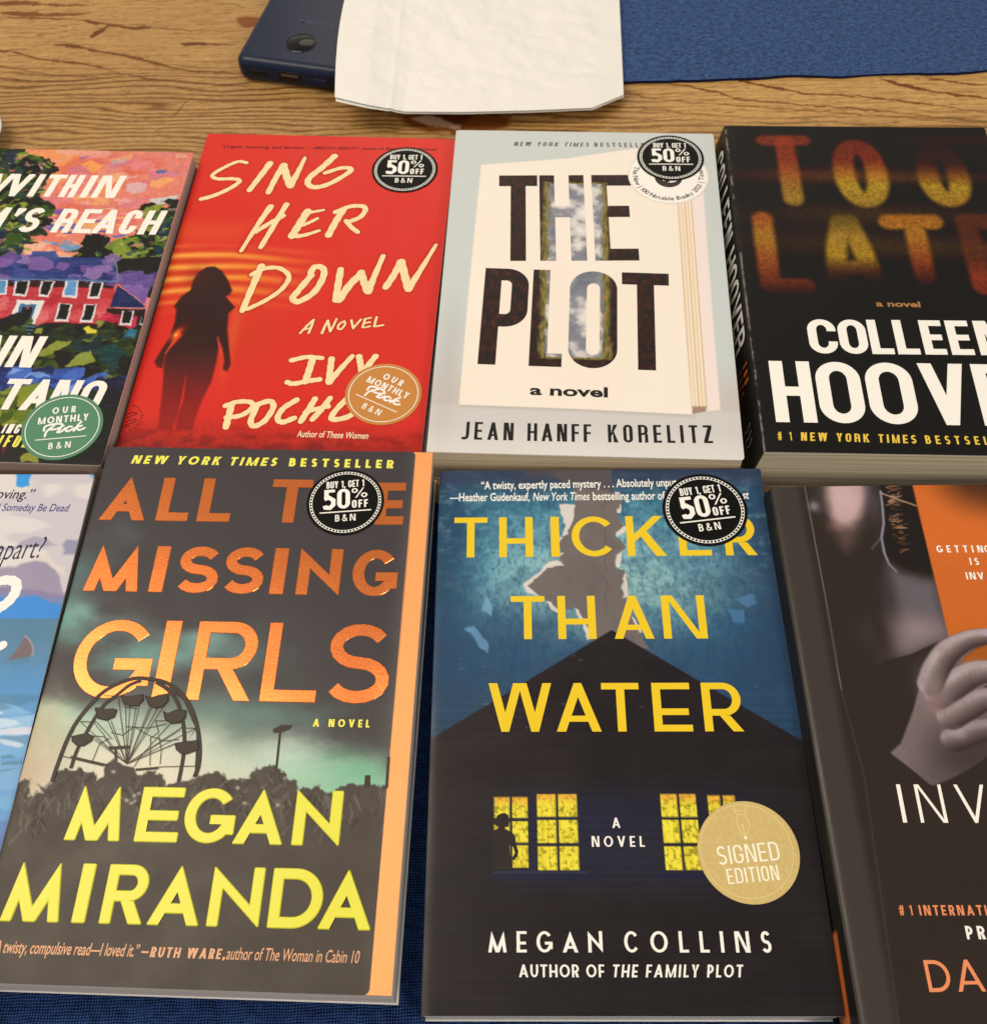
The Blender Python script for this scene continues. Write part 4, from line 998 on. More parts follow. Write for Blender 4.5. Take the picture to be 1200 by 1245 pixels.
tag(i.build('sticker', bk, [mat('matte gold sticker', (218, 186, 116), .42, noise=.12, bscale=700), mat('cream print', (252, 240, 200), .4), mat('pale gold line', (240, 208, 134), .4)], bk.root), 'round gold signed edition sticker')

# ================================================================== book: white page cover
bk = Book('white_page', 'paperback_book', 'pale grey paperback picturing a white page with tall dark cut-out title letters', .45, .4, (214, 208, 194), (214, 188, 150), 0, corner=1.6, lift=.3, warp=.1)
a = bk.art; a.c[:] = np.array((208, 207, 192)) / 255.
a.lay(sstep(30, 110, a.V) * .35, (206, 212, 200)); yb = (5.99,181.54)[1]
a.lay(sstep(yb - 30, yb - 4, a.V) * .75, (206, 186, 170)); a.lay(sstep(yb - 1.5, yb + 1.5, a.V) * .9, (214, 204, 190)); a.lay(sstep(yb + 8, yb + 26, a.V) * .9, (230, 218, 200))
a.lay(.25 * a.n(30, 4, 3), (196, 190, 178))
pg = [(14.6,26.65),(59.01,20.61),(93.96,12.23),(101.51,15.83),(114.13,54.26),(114.04,129.83),(114.38,183.54),(63.8,181.99),(12.5,181.25),(13,112.23)]
a.blob((6.21,157.4), 6, 40, (188, 176, 162), .5)
a.poly([(x + .8, y + 1.2) for x, y in pg], (176, 160, 142), 3, .5)
a.poly([(110.91,43.74),(127.48,42.14),(126.88,129.46),(126.84,180.7),(120.37,181.58),(113.23,181.8)], (246, 222, 204), .5)
for k, (x0, x1) in enumerate(((824, 841), (829, 846), (834, 850), (838, 853.5), (842, 857))):
    s = k / 4
    a.poly([(114.13,54.26), (121.48,54.08), (120.89,178.87), (114.44,179.07)] if k == 0 else [], (244, 220, 182), .5) if k == 0 else None
for k in range(9):
    s = k / 8; p0 = (114.4,48.39); p1 = (121.04,47.04); q0 = (114.44,179.07); q1 = (120.89,178.87)
    a.stroke([(p0[0] + (p1[0] - p0[0]) * s, p0[1]), (q0[0] + (q1[0] - q0[0]) * s, q0[1])], .5, [(206, 164, 120), (250, 226, 188), (226, 190, 150), (252, 232, 200)][k % 4], .5, .85)
a.poly([(114.44,179.07),(120.89,178.87),(120.55,181.57),(114.59,183.09)], (150, 112, 86), 1, .8)
a.poly(pg, (249, 230, 203), .6)
a.lay(a.mask(pg, .6)[0] * sstep(.3, .7, a.n(40, 11, 3)[a._box(pg, 4.6)]) * .22, (246, 222, 196), a._box(pg, 4.6))
cv = bk.finish(); bk.plain_spine()
def window_mat(uc):
    """letters cut through to soil, grass and a cloudy sky"""
    m = bpy.data.materials.new('soil grass and sky print'); m.use_nodes = True; nt = m.node_tree; p = nt.nodes['Principled BSDF']; p.inputs['Roughness'].default_value = .4; p.inputs['Specular IOR Level'].default_value = .25
    tc = nt.nodes.new('ShaderNodeTexCoord'); sp = nt.nodes.new('ShaderNodeSeparateXYZ'); nt.links.new(tc.outputs['Object'], sp.inputs[0])
    def math_(op, x, y=None, v=None):
        n = nt.nodes.new('ShaderNodeMath'); n.operation = op
        for k, q in enumerate((x, y)):
            if q is None: continue
            if isinstance(q, (int, float)): n.inputs[k].default_value = q
            else: nt.links.new(q, n.inputs[k])
        return n.outputs[0]
    def noise(scale, sx=1, sy=1, det=4):
        mp = nt.nodes.new('ShaderNodeMapping'); mp.inputs['Scale'].default_value = (sx, sy, 1); n = nt.nodes.new('ShaderNodeTexNoise'); n.inputs['Scale'].default_value = scale; n.inputs['Detail'].default_value = det
        nt.links.new(tc.outputs['Object'], mp.inputs['Vector']); nt.links.new(mp.outputs['Vector'], n.inputs['Vector']); return n.outputs['Fac']
    def ramp(f, stops):
        r = nt.nodes.new('ShaderNodeValToRGB'); e = r.color_ramp.elements
        e[0].position, e[0].color = stops[0][0], (*ink(stops[0][1], .012), 1); e[1].position, e[1].color = stops[-1][0], (*ink(stops[-1][1], .012), 1)
        for s in stops[1:-1]: q = e.new(s[0]); q.color = (*ink(s[1], .004), 1)
        nt.links.new(f, r.inputs['Fac']); return r.outputs['Color']
    dx = math_('MULTIPLY', math_('ABSOLUTE', math_('SUBTRACT', sp.outputs[0], uc[0] * S)), 1 / (uc[1] * S))       # 1 at the edge of the grave
    dy = math_('MULTIPLY', math_('MAXIMUM', math_('SUBTRACT', uc[2] * S, sp.outputs[1]), math_('SUBTRACT', sp.outputs[1], uc[3] * S)), 1 / (.006))
    d = math_('MAXIMUM', dx, math_('ADD', dy, 1.0))
    d = math_('ADD', d, math_('MULTIPLY', math_('SUBTRACT', noise(300, 1, .5, 3), .5), .35))
    sky = ramp(noise(75, 1, 1, 5), ((.36, (112, 112, 118)), (.5, (140, 136, 136)), (.57, (206, 194, 180)), (.7, (244, 234, 218))))
    soil = ramp(noise(420, 1, .6, 5), ((.35, (34, 14, 12)), (.55, (50, 24, 19)), (.7, (72, 36, 27)), (.85, (116, 66, 44))))
    grass = ramp(noise(700, 1, .3, 4), ((.3, (70, 56, 22)), (.5, (122, 112, 52)), (.7, (164, 124, 70))))
    def mixc(f, a_, b_):
        x = nt.nodes.new('ShaderNodeMix'); x.data_type = 'RGBA'; nt.links.new(f, x.inputs['Factor']); nt.links.new(a_, x.inputs['A']); nt.links.new(b_, x.inputs['B']); return x.outputs['Result']
    def rng(x, a_, b_):
        n = nt.nodes.new('ShaderNodeMapRange'); n.inputs['From Min'].default_value = a_; n.inputs['From Max'].default_value = b_; nt.links.new(x, n.inputs['Value']); return n.outputs['Result']
    c = mixc(rng(d, .8, .92), sky, grass); c = mixc(rng(d, .98, 1.12), c, soil)
    nt.links.new(c, p.inputs['Base Color']); return m
uc = ((63.11,94.89)[0] - bk.W / 2, abs((78.49,94.47)[0] - (48.11,95.29)[0]) / 2, bk.H / 2 - (63.71,153.77)[1], bk.H / 2 - (63.32,38.93)[1])
i = Ink()
i.hero('THE', [(26.1,94.27),(45.51,93.74),(46.5,93.71),(69.03,93.1),(72.98,93),(94.09,92.15)], (23.83,34.43), dict(CND, t=.127, h=.132, mid=.56, earm=.86))
p_ = [(19.47,158.19),(40.62,158.27),(42.49,158.92),(57.27,158.95),(60.04,160.04),(82.31,159.61),(84.51,159.92),(106.7,159.58)]
i.hero('PLOT', p_, (19.78,99.03), dict(CND, t=.136, h=.13, mid=.5))
i.build('title', bk, [window_mat(uc)], cv)
BROWN = mat('dark brown print', (40, 26, 24), .4)
i = Ink()
i.line('JEAN', (14.69,199.85), (37.03,199.79), 9.4, dict(CND, t=.15, h=.12), 1.0); i.line('HANFF', (43.04,199.81), (70.55,199.58), 9.4, dict(CND, t=.15, h=.12), 1.0); i.line('KORELITZ', (77.77,199.48), (122.51,198.49), 9.4, dict(CND, t=.15, h=.12), 1.0)
i.build('author_name', bk, [BROWN], cv)
i = Ink()
i.line('NEW YORK TIMES', (30.85,11.8), (69.86,11.52), 3.2, dict(CND, t=.19, h=.16), 1.3, .2, mi=1); i.line('BESTSELLER', (72.85,11.45), (102.09,11.15), 3.2, dict(CND, t=.19, h=.16), 1.3, mi=1)
i.build('tagline', bk, [BROWN, mat('grey brown print', (92, 84, 74), .4)], cv); i = Ink()
i.type('a novel', (43.45,174.7), (77.89,175.14), 5.6, 0, .03)
i.build('subtitle', bk, [BROWN], cv)
# white round sticker with a curved inscription, half hidden under the black one
cN = (110.34,32.62); rN = math.hypot((130.77,32.12)[0] - cN[0], (130.77,32.12)[1] - cN[1]); L = Local(cN, rN, 0.0)
i = Ink(); sticker_base(i, L, 0, th=.2); b = .2 / .035 + 1
def arc_text(i, L, s, a0, a1, r, cap, b, mi):
    wd = [(.35 if ch == ' ' else .62 + .25 * (ch in 'MNBTwm') - .25 * (ch in 'il1|')) for ch in s]; tot = sum(wd); x = 0
    for ch, w in zip(s, wd):
        t = math.radians(a0 + (a1 - a0) * (x + w / 2) / tot); x += w
        if ch == ' ': continue
        q, gw = font_polys(ch, 0, .012); sc = cap / .72; up = t + math.pi / 2
        P = []
        for tri in q:
            o = []
            for px_, py_ in tri:
                X, Y = (px_ - gw / 2) * sc, py_ * sc
                rr = r - Y; o.append((rr * math.cos(t) - X * math.sin(t), rr * math.sin(t) + X * math.cos(t)))
            P.append(L.m(o))
        for q_ in P: i.add(q_, b, mi)
arc_text(i, L, 'The New | 100 Notable Books 2021 | Times', 158, 382, .88, .135, b, 1)
for q in ring(L.m(disc((0, 0), .995, 72)), L.m(disc((0, 0), .965, 72))): i.add(q, b, 2)
for q in ring(L.m(disc((0, -.08), .34, 40)), L.m(disc((.04, .0), .25, 40))): i.add(q, b, 1)
i.add(L.m([(-.12, 0), (.1, -.05), (.02, -.22), (-.1, -.26)]), b, 1)
tag(i.build('sticker', bk, [mat('white sticker paper', (253, 243, 222), .5), mat('charcoal print', (62, 56, 52), .5), mat('beige rim print', (236, 220, 196), .5)], bk.root), 'round white sticker with curved inscription')
sale_sticker(bk, (111.95,19.34), (129.05,18.93), (101.13,27.22), (122.1,26.9), z=.2)

# ================================================================== book: red silhouette cover
bk = Book('red_silhouette', 'paperback_book', 'red paperback with a woman in dark silhouette, brush-lettered title and orange sticker', .42, .38, (190, 44, 38), (196, 166, 146), 0, corner=4.0, lift=.3, warp=.1)
a = bk.art; a.c[:] = np.array((218, 52, 44)) / 255.
a.lay(sstep(120, 0, a.V) * .5, (222, 62, 50)); n1 = a.n(20, 3, 4, 3, 1)
y1 = (15.81,84.66)[1]; y2 = (24.86,130.48)[1]
bandm = sstep(y1 - 4, y1 + 6, a.V) * sstep(y2 + 2, y2 - 22, a.V) * sstep(86, 34, a.U)
stripes = np.sin((a.V + 2.0 * np.sin(a.U / 17.0) + 5 * (n1 - .5)) * 2 * math.pi / 7.5) * .5 + .5
a.lay(bandm * (.3 + .65 * stripes ** 1.4), (240, 140, 54)); a.lay(bandm * stripes ** 4 * sstep(46, 12, a.U) * .7, (250, 172, 78))
a.lay(bandm * (1 - stripes) ** 3 * .35, (176, 40, 26))
a.lay(sstep(y1 - 24, y1 - 10, a.V) * sstep(y1 + 2, y1 - 10, a.V) * sstep(60, 30, a.U) * sstep(.42, .62, n1) * .5, (228, 92, 46))
gx = (40.22,142.65); a.blob(gx, 3.0, 22, (236, 120, 54), .6); a.blob((gx[0] + 8, gx[1]), 14, 20, (206, 62, 42), .7)
low = sstep((54.85,187.71)[1], (58.01,205.52)[1], a.V)
a.lay(low * (.55 + .7 * (a.n(2.2, 7, 4) - .5)), (142, 40, 32)); a.lay(low * sstep(.5, .7, a.n(3, 17, 4, 2, 1)) * .5, (104, 30, 26))
a.lay(sstep((51.15,166.79)[1], (57.62,203.34)[1], a.V) * sstep(.4, .7, a.n(1.5, 9, 3)) * .3, (176, 44, 38))
SIL = [(14.12,113.72),(14.14,107.25),(15.62,101.71),(19.03,98.17),(22.88,97.6),(26.99,100.43),(30.71,105.57),(34.64,113.23),(33.8,115.84),(32.1,117.14),(37.83,123.85),(35.51,127.97),(36.74,137.86),(39.8,149.39),(42.28,158.79),(41.49,163.32),(38.98,161.74),(38.98,157.04),(36.66,149.52),(33.05,142.41),(34.8,149.59),(35.32,158.13),(35.26,169.31),(33.22,179.42),(32.11,190.15),(32.1,197.14),(24.3,197.47),(23.47,181.62),(22.81,166.13),(24.55,179.78),(22.88,197.53),(16.5,197.8),(14.84,183.77),(12.96,170.23),(10.44,156.3),(11.5,151.49),(16.03,142.6),(13.6,138.28),(10.66,156.29),(10.88,162.42),(8.37,161.86),(6.29,158.56),(8.14,151.63),(10.38,142.83),(10.77,133.94),(9.95,126.46),(8.21,124.5),(10.79,117.56)]
m, sl = a.mask(SIL, 1.4)
fade = sstep((26.54,177.3)[1] + 14, (20.6,148.46)[1] - 6, a.V)[sl]
a.lay(m * (.42 + .58 * fade) * sstep((21.65,207.08)[1] + 4, (17.27,186.99)[1], a.V)[sl], (58, 24, 20), sl)
a.blob((14.67,104.07), 5, 8, (112, 34, 26), .35); a.blob((13.04,141.74), 2.2, 5, (240, 96, 32), .8, .5); a.stroke([(13.38,139.77),(12.88,145.65),(10.42,153.45)], .7, (238, 110, 48), 1.2, .8); a.blob((12.91,142.24), .9, 1.2, (255, 190, 70), .9)
a.stroke([(32.99,142.9),(35.73,150.51),(37.38,153.31)], .5, (206, 96, 72), .8, .7)
BR = []
def br(p, w, tp=None): BR.append((p, w, tp))
br([(25.62,22.49),(21.06,21.69),(15.18,25.72),(9.25,32.26),(12.24,35.29),(20.56,34.99),(24.36,36.73),(19.93,42.57),(12.87,47.93),(6.94,50.68)], 2.0, (.75, 1.0))
br([(38.12,22.59),(34.16,33.78),(30.73,43.21)], 2.7, (1, .8)); br([(45.31,23.93),(42.91,34),(40.9,44.59)], 2.5, (1, .9)); br([(45.67,23.92),(48.36,31.72),(51.39,39.08)], 3.0); br([(51.68,39.07),(54.03,28.38),(56.06,17.48)], 2.6, (1.1, .55))
br([(71.63,15.87),(66.26,24.79),(60.82,32.53),(60.68,37.52),(64.76,39.84),(72.23,36.59),(81.78,26.56),(77.17,24.62),(68.29,28.93)], 2.5, (1.1, .75))
br([(43.82,54.89),(39.37,68.4),(34.2,86.62)], 2.6, (1, .55)); br([(51.72,53.1),(47.75,68.09),(43.54,83.81)], 2.5, (.9, .8)); br([(39.12,73.07),(45.42,66.71),(51.56,61.08)], 2.0)
br([(63.41,57.67),(60.31,67.63),(58.01,75.45)], 3.0); br([(61.24,59.73),(65.95,58.08),(71.37,56.39)], 1.7, (1, .7)); br([(62.41,67.55),(65.61,65.48),(69.06,62.61)], 1.7, (1, .8)); br([(57.67,75.47),(63.49,74.87),(71.31,71.11)], 2.2, (1.1, .6))
br([(81.53,55.82),(78.65,65.04),(76.41,74.09)], 2.7); br([(77.67,57.67),(85.45,53.1),(92.52,53.71),(91.19,60.36),(84.65,64.82)], 2.0); br([(84.06,63.79),(87.34,68.29),(91.03,71.48)], 1.9)
br([(46.11,96.75),(43.82,111.61),(41.84,126.04)], 2.5, (1.1, .9)); br([(42.23,102.51),(47.7,98.25),(55.13,97.61),(60.84,102.98),(58.64,111.27),(52.02,118.81),(43.98,124.94)], 2.5, (.8, .7))
br([(71.66,101.74),(66.33,113.07),(64.79,117.16),(68.1,118.98),(74.56,112.75),(77.69,102.69),(76.7,96.79),(72.62,96.11),(71,100.22)], 2.5)
br([(85.6,97.28),(85.64,107.67),(85.8,117.49)], 2.6); br([(87.35,117.43),(91.28,107.45),(96.02,99.62)], 2.9); br([(95.95,99.03),(97.95,104.85),(100.45,111.28)], 2.8); br([(100.88,111.26),(102.47,102.33),(105.49,87.39)], 2.6, (1.1, .7))
br([(114.47,91.16),(112.25,99.59),(108.97,108.17)], 2.6); br([(114.91,91.14),(117.61,100.57),(120.16,108.9)], 3.0); br([(120.16,108.9),(124.69,96.75),(131.11,78.98)], 2.6, (1.1, .5))
for p, w in (([(71.76,138.79),(74.24,134.28),(76.9,130.28)], 1.0), ([(76.9,130.28),(76.44,134.74),(75.73,138.63)], 1.0), ([(72.9,136.76),(74.5,136.04),(76.52,135.29)], .8), ([(82.05,138.38),(82.78,134.49),(83.78,130.56)], 1.1), ([(83.78,130.56),(84.82,133.86),(85.86,137.13)], 1.1), ([(85.86,137.13),(86.77,133.78),(87.79,129.29)], .9), ([(91.62,130.48),(89.5,132.56),(89.27,135.34),(90.96,135.27),(92.29,132.45),(91.62,130.48)], .9), ([(94.95,129.9),(95.68,132.32),(96.42,134.83)], 1.0), ([(96.42,134.83),(97.8,132.23),(99.54,129.05)], .9), ([(101.38,128.75),(101.12,131.55),(100.74,134.11)], 1.0), ([(101.21,128.76),(102.62,128.37),(104.09,127.86)], .8), ([(101.1,131.44),(102.59,131.05),(103.99,130.66)], .8), ([(100.74,134.11),(102.66,133.81),(104.28,133.2)], .8), ([(106.77,127.42),(106.49,130.22),(106.24,133.23)], 1.0), ([(106.24,133.23),(108.07,132.93),(110.37,132.29)], .9)): br(p, w)
AU = []
for p, w, tp in (([(70.3,155.25),(77.06,153.06),(84.21,153.41)], 2.0, (1, .9)), ([(79.89,154.11),(79.22,161),(78.36,167.48)], 2.5, None), ([(70.24,168.22),(73.23,168.93),(79.14,167.24),(84.72,165.98)], 2.0, None), ([(88.67,153.76),(88.93,160.6),(89.14,167.03)], 2.3, None), ([(89.43,167.33),(93.38,159.89),(98.14,151.57)], 2.2, (1.1, .8)), ([(101.34,151.86),(102.4,155.85),(103.42,160.22)], 2.3, None), ([(108.94,151.34),(105.24,158.89),(102.2,167.84)], 2.2, None),
                 ([(47.01,181.82),(46.85,188.81),(46.7,194.53)], 2.4, None), ([(44.25,182.74),(49.34,180.31),(55.45,180.26),(56.57,183.43),(52.32,187.79),(45.96,189.25)], 1.9, None), ([(58.89,181.32),(57.21,190.35),(59.35,193.41),(63.61,190.08),(66.16,182.53),(63.84,179.31),(58.36,181.55)], 2.1, None), ([(76.02,178.09),(70.91,182.83),(68.97,188.38),(71.52,190.73),(76.58,188.16)], 2.1, None), ([(84.27,177.24),(81.99,183.86),(79.67,190)], 2.2, None), ([(91.07,176.46),(87.94,183.11),(84.7,188.7)], 2.1, None), ([(80.78,185.01),(85.86,182.7),(90.9,181.19)], 1.8, None), ([(98.41,176.66),(93.48,185.37),(94.28,188.3),(101.21,186.03),(105.23,179.39),(101.64,176.52),(98.24,178.48)], 2.1, None)): AU.append((p, w, tp))
BR = [(p, w * (1.32 if w > 1.35 else 1.15), tp) for p, w, tp in BR]; AU = [(p, w * 1.3, tp) for p, w, tp in AU]
for p, w, tp in BR + AU: a.stroke(p, w + 1.1, (170, 44, 28), 1.6, .5)
cv = bk.finish(); bk.plain_spine()
CREAM = mat('cream brush print', (254, 222, 160), .4, noise=.1, bscale=350); CREAM2 = mat('cream print 2', (252, 224, 176), .4)
i = Ink()
for p, w, tp in BR: i.brush(p, w, 1, 0, 5, tp)
i.build('title', bk, [CREAM], cv)
i = Ink()
for p, w, tp in AU: i.brush(p, w, 1, 0, 5, tp)
i.build('author_name', bk, [CREAM], cv)
i = Ink()
i.type('“Urgent, haunting, and fearless.”', (9.58,11.27), (56.45,10.65), 2.3, 0, .012, mi=1); i.type('—MEGAN ABBOTT, author of', (57.34,10.62), (97.54,10.02), 2.3, 0, .012, mi=1); i.type('Beware the Woman', (98.42,9.99), (126.14,9.56), 2.3, .2, .012, mi=1)
i.build('quote', bk, [CREAM2, mat('deep red black print', (82, 20, 18), .4)], cv); i = Ink()
i.type('Author of', (79.2,198.49), (91.64,198.25), 3.6, .1, .012); i.type('These Women', (92.44,198.32), (110.89,198.21), 3.6, .2, .012)
i.build('tagline', bk, [CREAM2], cv); i = Ink()
for p in ([(0.41,189.34),(2.71,188.36),(4.45,188.07),(4.84,188.94),(3.12,190.12),(0.51,191.33)], [(1.03,193.5),(2.97,192.54),(4.96,191.8),(5.59,192.65),(4.04,194.03),(0.78,195.48)], [(0.74,196.79),(2.06,196.3),(3.58,195.89)]): i.wire(smooth_line(p, 4), .55, 1, 1)
for q in [(2.12,184.29),(3.1,184.61),(4.53,185.26),(5.71,186.46),(6.74,187.75),(7.73,189.7),(7.67,191.03),(7.31,192.58),(6.9,194.7),(5.9,196.58),(4.24,197.95),(2.55,199.11)]: i.add(disc(q, .42, 6), 1, 1)
i.build('publisher_mark', bk, [CREAM2, MATS['deep red black print']], cv)
sale_sticker(bk, (110.17,24.94), (127.5,24.65), (98.35,32.25), (121.5,31.81))
pick_sticker(bk, (114.97,173.16), (132.35,172.91), (102.1,175.01), (121.89,184.44), mat('ochre sticker', (204, 134, 66), .42), 'round ochre monthly pick sticker')

# ================================================================== book: black cover with blurred title
bk = Book('black_title', 'paperback_book', 'thick black paperback with blurred orange title and large white author name', .45, .42, (24, 22, 22), (206, 186, 150), 0, shear=3.2, corner=1.5, lift=.3, spine_drop=.25, edge_rgb=(200, 186, 166), spec=.18, warp=.08)
a = bk.art; a.c[:] = np.array((34, 30, 28)) / 255.
n1 = a.n(3, 3, 3); gr = a.n(1.0, 5, 2)
for p, ru, rv, c, al in (((45.84,36.4), 40, 5, (104, 46, 28), .55), ((78.15,37.75), 60, 5, (96, 66, 34), .6), ((66.08,63.98), 60, 8, (84, 62, 32), .6), ((32.34,81.15), 40, 8, (60, 46, 28), .6), ((85.96,85.75), 60, 8, (88, 66, 32), .55), ((124.14,9.72), 40, 5, (80, 36, 26), .45)): a.blob(p, ru, rv, c, al * 1.0, 0, .6 + .8 * (gr - .1))
def blur_letter(P, w, soft, ramp):
    """soft-edged glowing letter: P list of polylines, colour varies with height"""
    allp = [q for p in P for q in p]; sl = a._box(allp, w + 6)
    d = None
    for p in P:
        x = a.dist(p, sl, False); d = x if d is None else np.minimum(d, x)
    m = sstep(soft, -soft * .3, d - w / 2) * (.8 + .5 * (gr[sl] - .5))
    v0 = min(q[1] for q in allp) - w / 2; v1 = max(q[1] for q in allp) + w / 2; t = (a.V[sl] - v0) / (v1 - v0)
    ks = [r[0] for r in ramp]; col = np.stack([np.interp(t, ks, [r[1][k] for r in ramp]) for k in range(3)], -1) / 255; al = np.interp(t, ks, [r[2] for r in ramp])
    m = (m * al)[..., None]; a.c[sl] = a.c[sl] * (1 - m) + col * m
RED, ORA, YELW = (146, 60, 42), (166, 92, 46), (178, 134, 52)
R1 = ((0, RED, .9), (.35, (164, 66, 42), .95), (.55, ORA, 1), (.9, YELW, 1), (1, YELW, .8))
blur_letter([[(18.95,11.16),(39.13,10.91)]], 6.0, 2.6, ((0, RED, .9), (1, RED, .9)))
blur_letter([[(29.48,12.45),(29.54,53.7)]], 8.4, 2.6, R1)
def oval(x0, y0, x1, y1, lean): return [(x0 + (x1 - x0) * (.5 + .5 * math.cos(t)) + lean * (math.sin(t) * .5 + .5), y0 + (y1 - y0) * (.5 + .5 * (abs(math.sin(t)) ** .75) * (1 if math.sin(t) > 0 else -1))) for t in np.linspace(0, 2 * math.pi, 33)]
o0, o1 = (56.88,15.3), (72.8,54.07); blur_letter([oval(*o0, *o1, 0)], 8.6, 2.8, ((0, RED, .75), (.3, (152, 58, 40), .9), (.5, (180, 110, 44), 1), (.7, (196, 156, 50), 1), (1, (178, 132, 52), .95)))
o0, o1 = (97.97,18.64), (112.83,53.01); blur_letter([oval(*o0, *o1, 0)], 8.6, 2.8, ((0, (90, 44, 32), .35), (.3, (96, 46, 32), .5), (.5, (150, 86, 40), .85), (.7, (196, 152, 50), 1), (1, (184, 132, 50), .95)))
blur_letter([[(12.76,68.16),(12.54,110.83)], [(13.33,111.55),(28.28,112.03)]], 8.0, 2.8, ((0, (176, 86, 44), 1), (.3, (188, 128, 48), 1), (.6, (176, 88, 44), .95), (.85, (140, 62, 44), .8), (1, (90, 46, 34), .5)))
blur_letter([[(43.44,106.66),(46.16,86.38),(50.15,69.19)], [(54.06,69.13),(57.71,86.2),(60.66,106.38)], [(45.96,99.97),(58.97,99.76)]], 7.8, 2.8, ((0, (120, 90, 42), .8), (.3, YELW, 1), (.6, (186, 140, 46), 1), (.8, (110, 64, 38), .7), (1, (60, 40, 32), .2)))
blur_letter([[(73.56,69.16),(94.19,68.85)], [(85.06,70.25),(84.56,104.51)]], 8.0, 2.8, ((0, (186, 112, 44), .95), (.3, (190, 122, 46), 1), (.7, (160, 72, 42), .9), (1, (110, 50, 36), .5)))
blur_letter([[(110.39,68.29),(110.05,110.65)], [(110.39,68.29),(129.12,68.8)], [(109.7,88.43),(122.71,88.53)], [(110.64,110.35),(126.6,110.08)]], 8.2, 2.8, ((0, (110, 56, 36), .8), (.5, (112, 56, 38), .7), (.8, (160, 66, 42), .95), (1, (150, 60, 40), .8)))
a.lay(sstep(1.3, .2, a.U + .5 * (a.n(1.2, 8, 3) - .5)) * sstep(.42, .66, a.n(2.0, 44, 3, 1, 2)) * .85, (150, 140, 128))
cv = bk.finish()
# spine with its own printing
n = 9; P = np.zeros((60, n, 3))
for j in range(60):
    y = bk.H / 2 - bk.H * j / 59
    for k in range(n):
        s = k / (n - 1); P[j, k] = (-bk.W / 2 - bk.shear * s - .7 * math.sin(math.pi * s), y, max(bk.T * (1 - s) - (bk.drop if k == 0 else 0), .02))
sp_o = grid_mesh('spine', P, [mat('black spine card', (22, 20, 20), .36)], bk.root)
class SpineInk(Ink):
    """x runs down the spine from its head, y runs across it from the front cover edge (mm)"""
    def build(self, name, parent, mats):
        v = []
        for p in self.v:
            s = min(max(p[1] / bk.T, 0), 1)
            v.append(((-bk.W / 2 - bk.shear * s - .7 * math.sin(math.pi * s) - .3 - p[2]) * S, (bk.H / 2 - p[0]) * S, bk.T * (1 - s) * S))
        return link_mesh(name, v, [f[::-1] for f in self.f], mats, parent, self.m)
i = SpineInk()
st = dict(CNB, t=.2, h=.15)
def spine_word(i, s, x0, x1, y_base, cap, st, mi=0):
    i.line(s, (x0, y_base), (x1, y_base), cap, st, 1.0, 0.0, mi=mi)
# letters read down the spine, their feet towards the back cover
i.line('COLLEEN', (12, 17.5), (74, 17.5), 13.5, dict(st, t=.18), 1.35); i.line('HOOVER', (81, 17.5), (141, 17.5), 13.5, dict(st, t=.18), 1.5)
SPM = [mat('spine cream print', (226, 216, 198), .4), mat('spine orange print', (176, 92, 42), .4), mat('spine grey print', (128, 124, 120), .4)]
i.build('spine_author', sp_o, SPM); i = SpineInk()
i.line('TOO', (152, 10.5), (163, 10.5), 5, st, 1.0, mi=1); i.line('LATE', (152, 17), (166, 17), 5, st, 1.0, mi=1)
i.build('spine_title', sp_o, SPM); i = SpineInk()
for k in range(3):
    i.wire([(184 + 4 * k, 9), (186 + 4 * k, 13), (184 + 4 * k, 17)], .7, 1, 2)
i.build('spine_mark', sp_o, SPM)
i = Ink(); st = dict(CNB, t=.2, h=.165)
i.hero('COLLEEN', [(26.06,152),(38.72,151.9),(39.62,151.98),(52.09,151.84),(53.16,151.91),(63.08,151.87),(64.51,151.94),(74.42,151.8),(76.41,151.76),(86.13,151.67),(88.09,151.73),(98.14,151.73),(100.64,151.78),(113.58,151.53)], (28.12,132.01), st)
i.hero('HOOVER', [(6.7,190.04),(24.33,190.33),(26.19,190.72),(45.54,190.8),(47.6,190.93),(67.93,190.94),(71.38,190.87),(91.02,190.6),(94.45,190.62),(109.21,190.53),(112.99,190.45),(130.12,190.31)], (7.11,156.62), dict(st, t=.175, h=.15))
i.build('author_name', bk, [mat('warm white print', (252, 242, 218), .38)], cv)
i = Ink()
st = dict(CND, t=.19, h=.16)
i.line('#1', (6.51,199.46), (12.38,199.51), 4.3, dict(st, t=.11, h=.09), .8); i.line('NEW YORK TIMES', (16.15,199.51), (64.13,200.03), 4.3, st, 1.25, .08); i.line('BESTSELLER', (68.03,200.07), (106.05,200.16), 4.3, st, 1.2)
i.build('tagline', bk, [mat('amber print', (240, 196, 74), .4)], cv); i = Ink()
i.type('a novel', (59.09,123.54), (79.13,123.79), 3.4, 0, .03, mi=1)
i.build('subtitle', bk, [mat('amber print', (240, 196, 74), .4), mat('dull orange print', (176, 122, 70), .4)], cv)

# ================================================================== book: orange card cover
bk = Book('orange_card', 'paperback_book', 'dark paperback showing a hand holding an orange card below a woman’s neck', .45, .34, (60, 54, 48), (190, 176, 156), 1.4, corner=1.5, lift=.3, spine_drop=1.2, edge_rgb=(70, 62, 56), warp=.15)
a = bk.art; a.c[:] = np.array((56, 48, 44)) / 255.
a.lay(sstep(13, 9, a.U) * .5, (82, 76, 68))  # lighter strip by the spine: its sheen is painted into the cover colour
hx = (13.96,3.36)[0]; a.stroke([((13.84,-0.52)[0], -2), (13.98,38.07), (13.7,74.82), (13.42,88.82)], .4, (122, 116, 120), .5, .8)
a.stroke([(13.42,88.82), (15.87,121.19), (11.5, bk.H)], .35, (84, 77, 70), .7, .6)
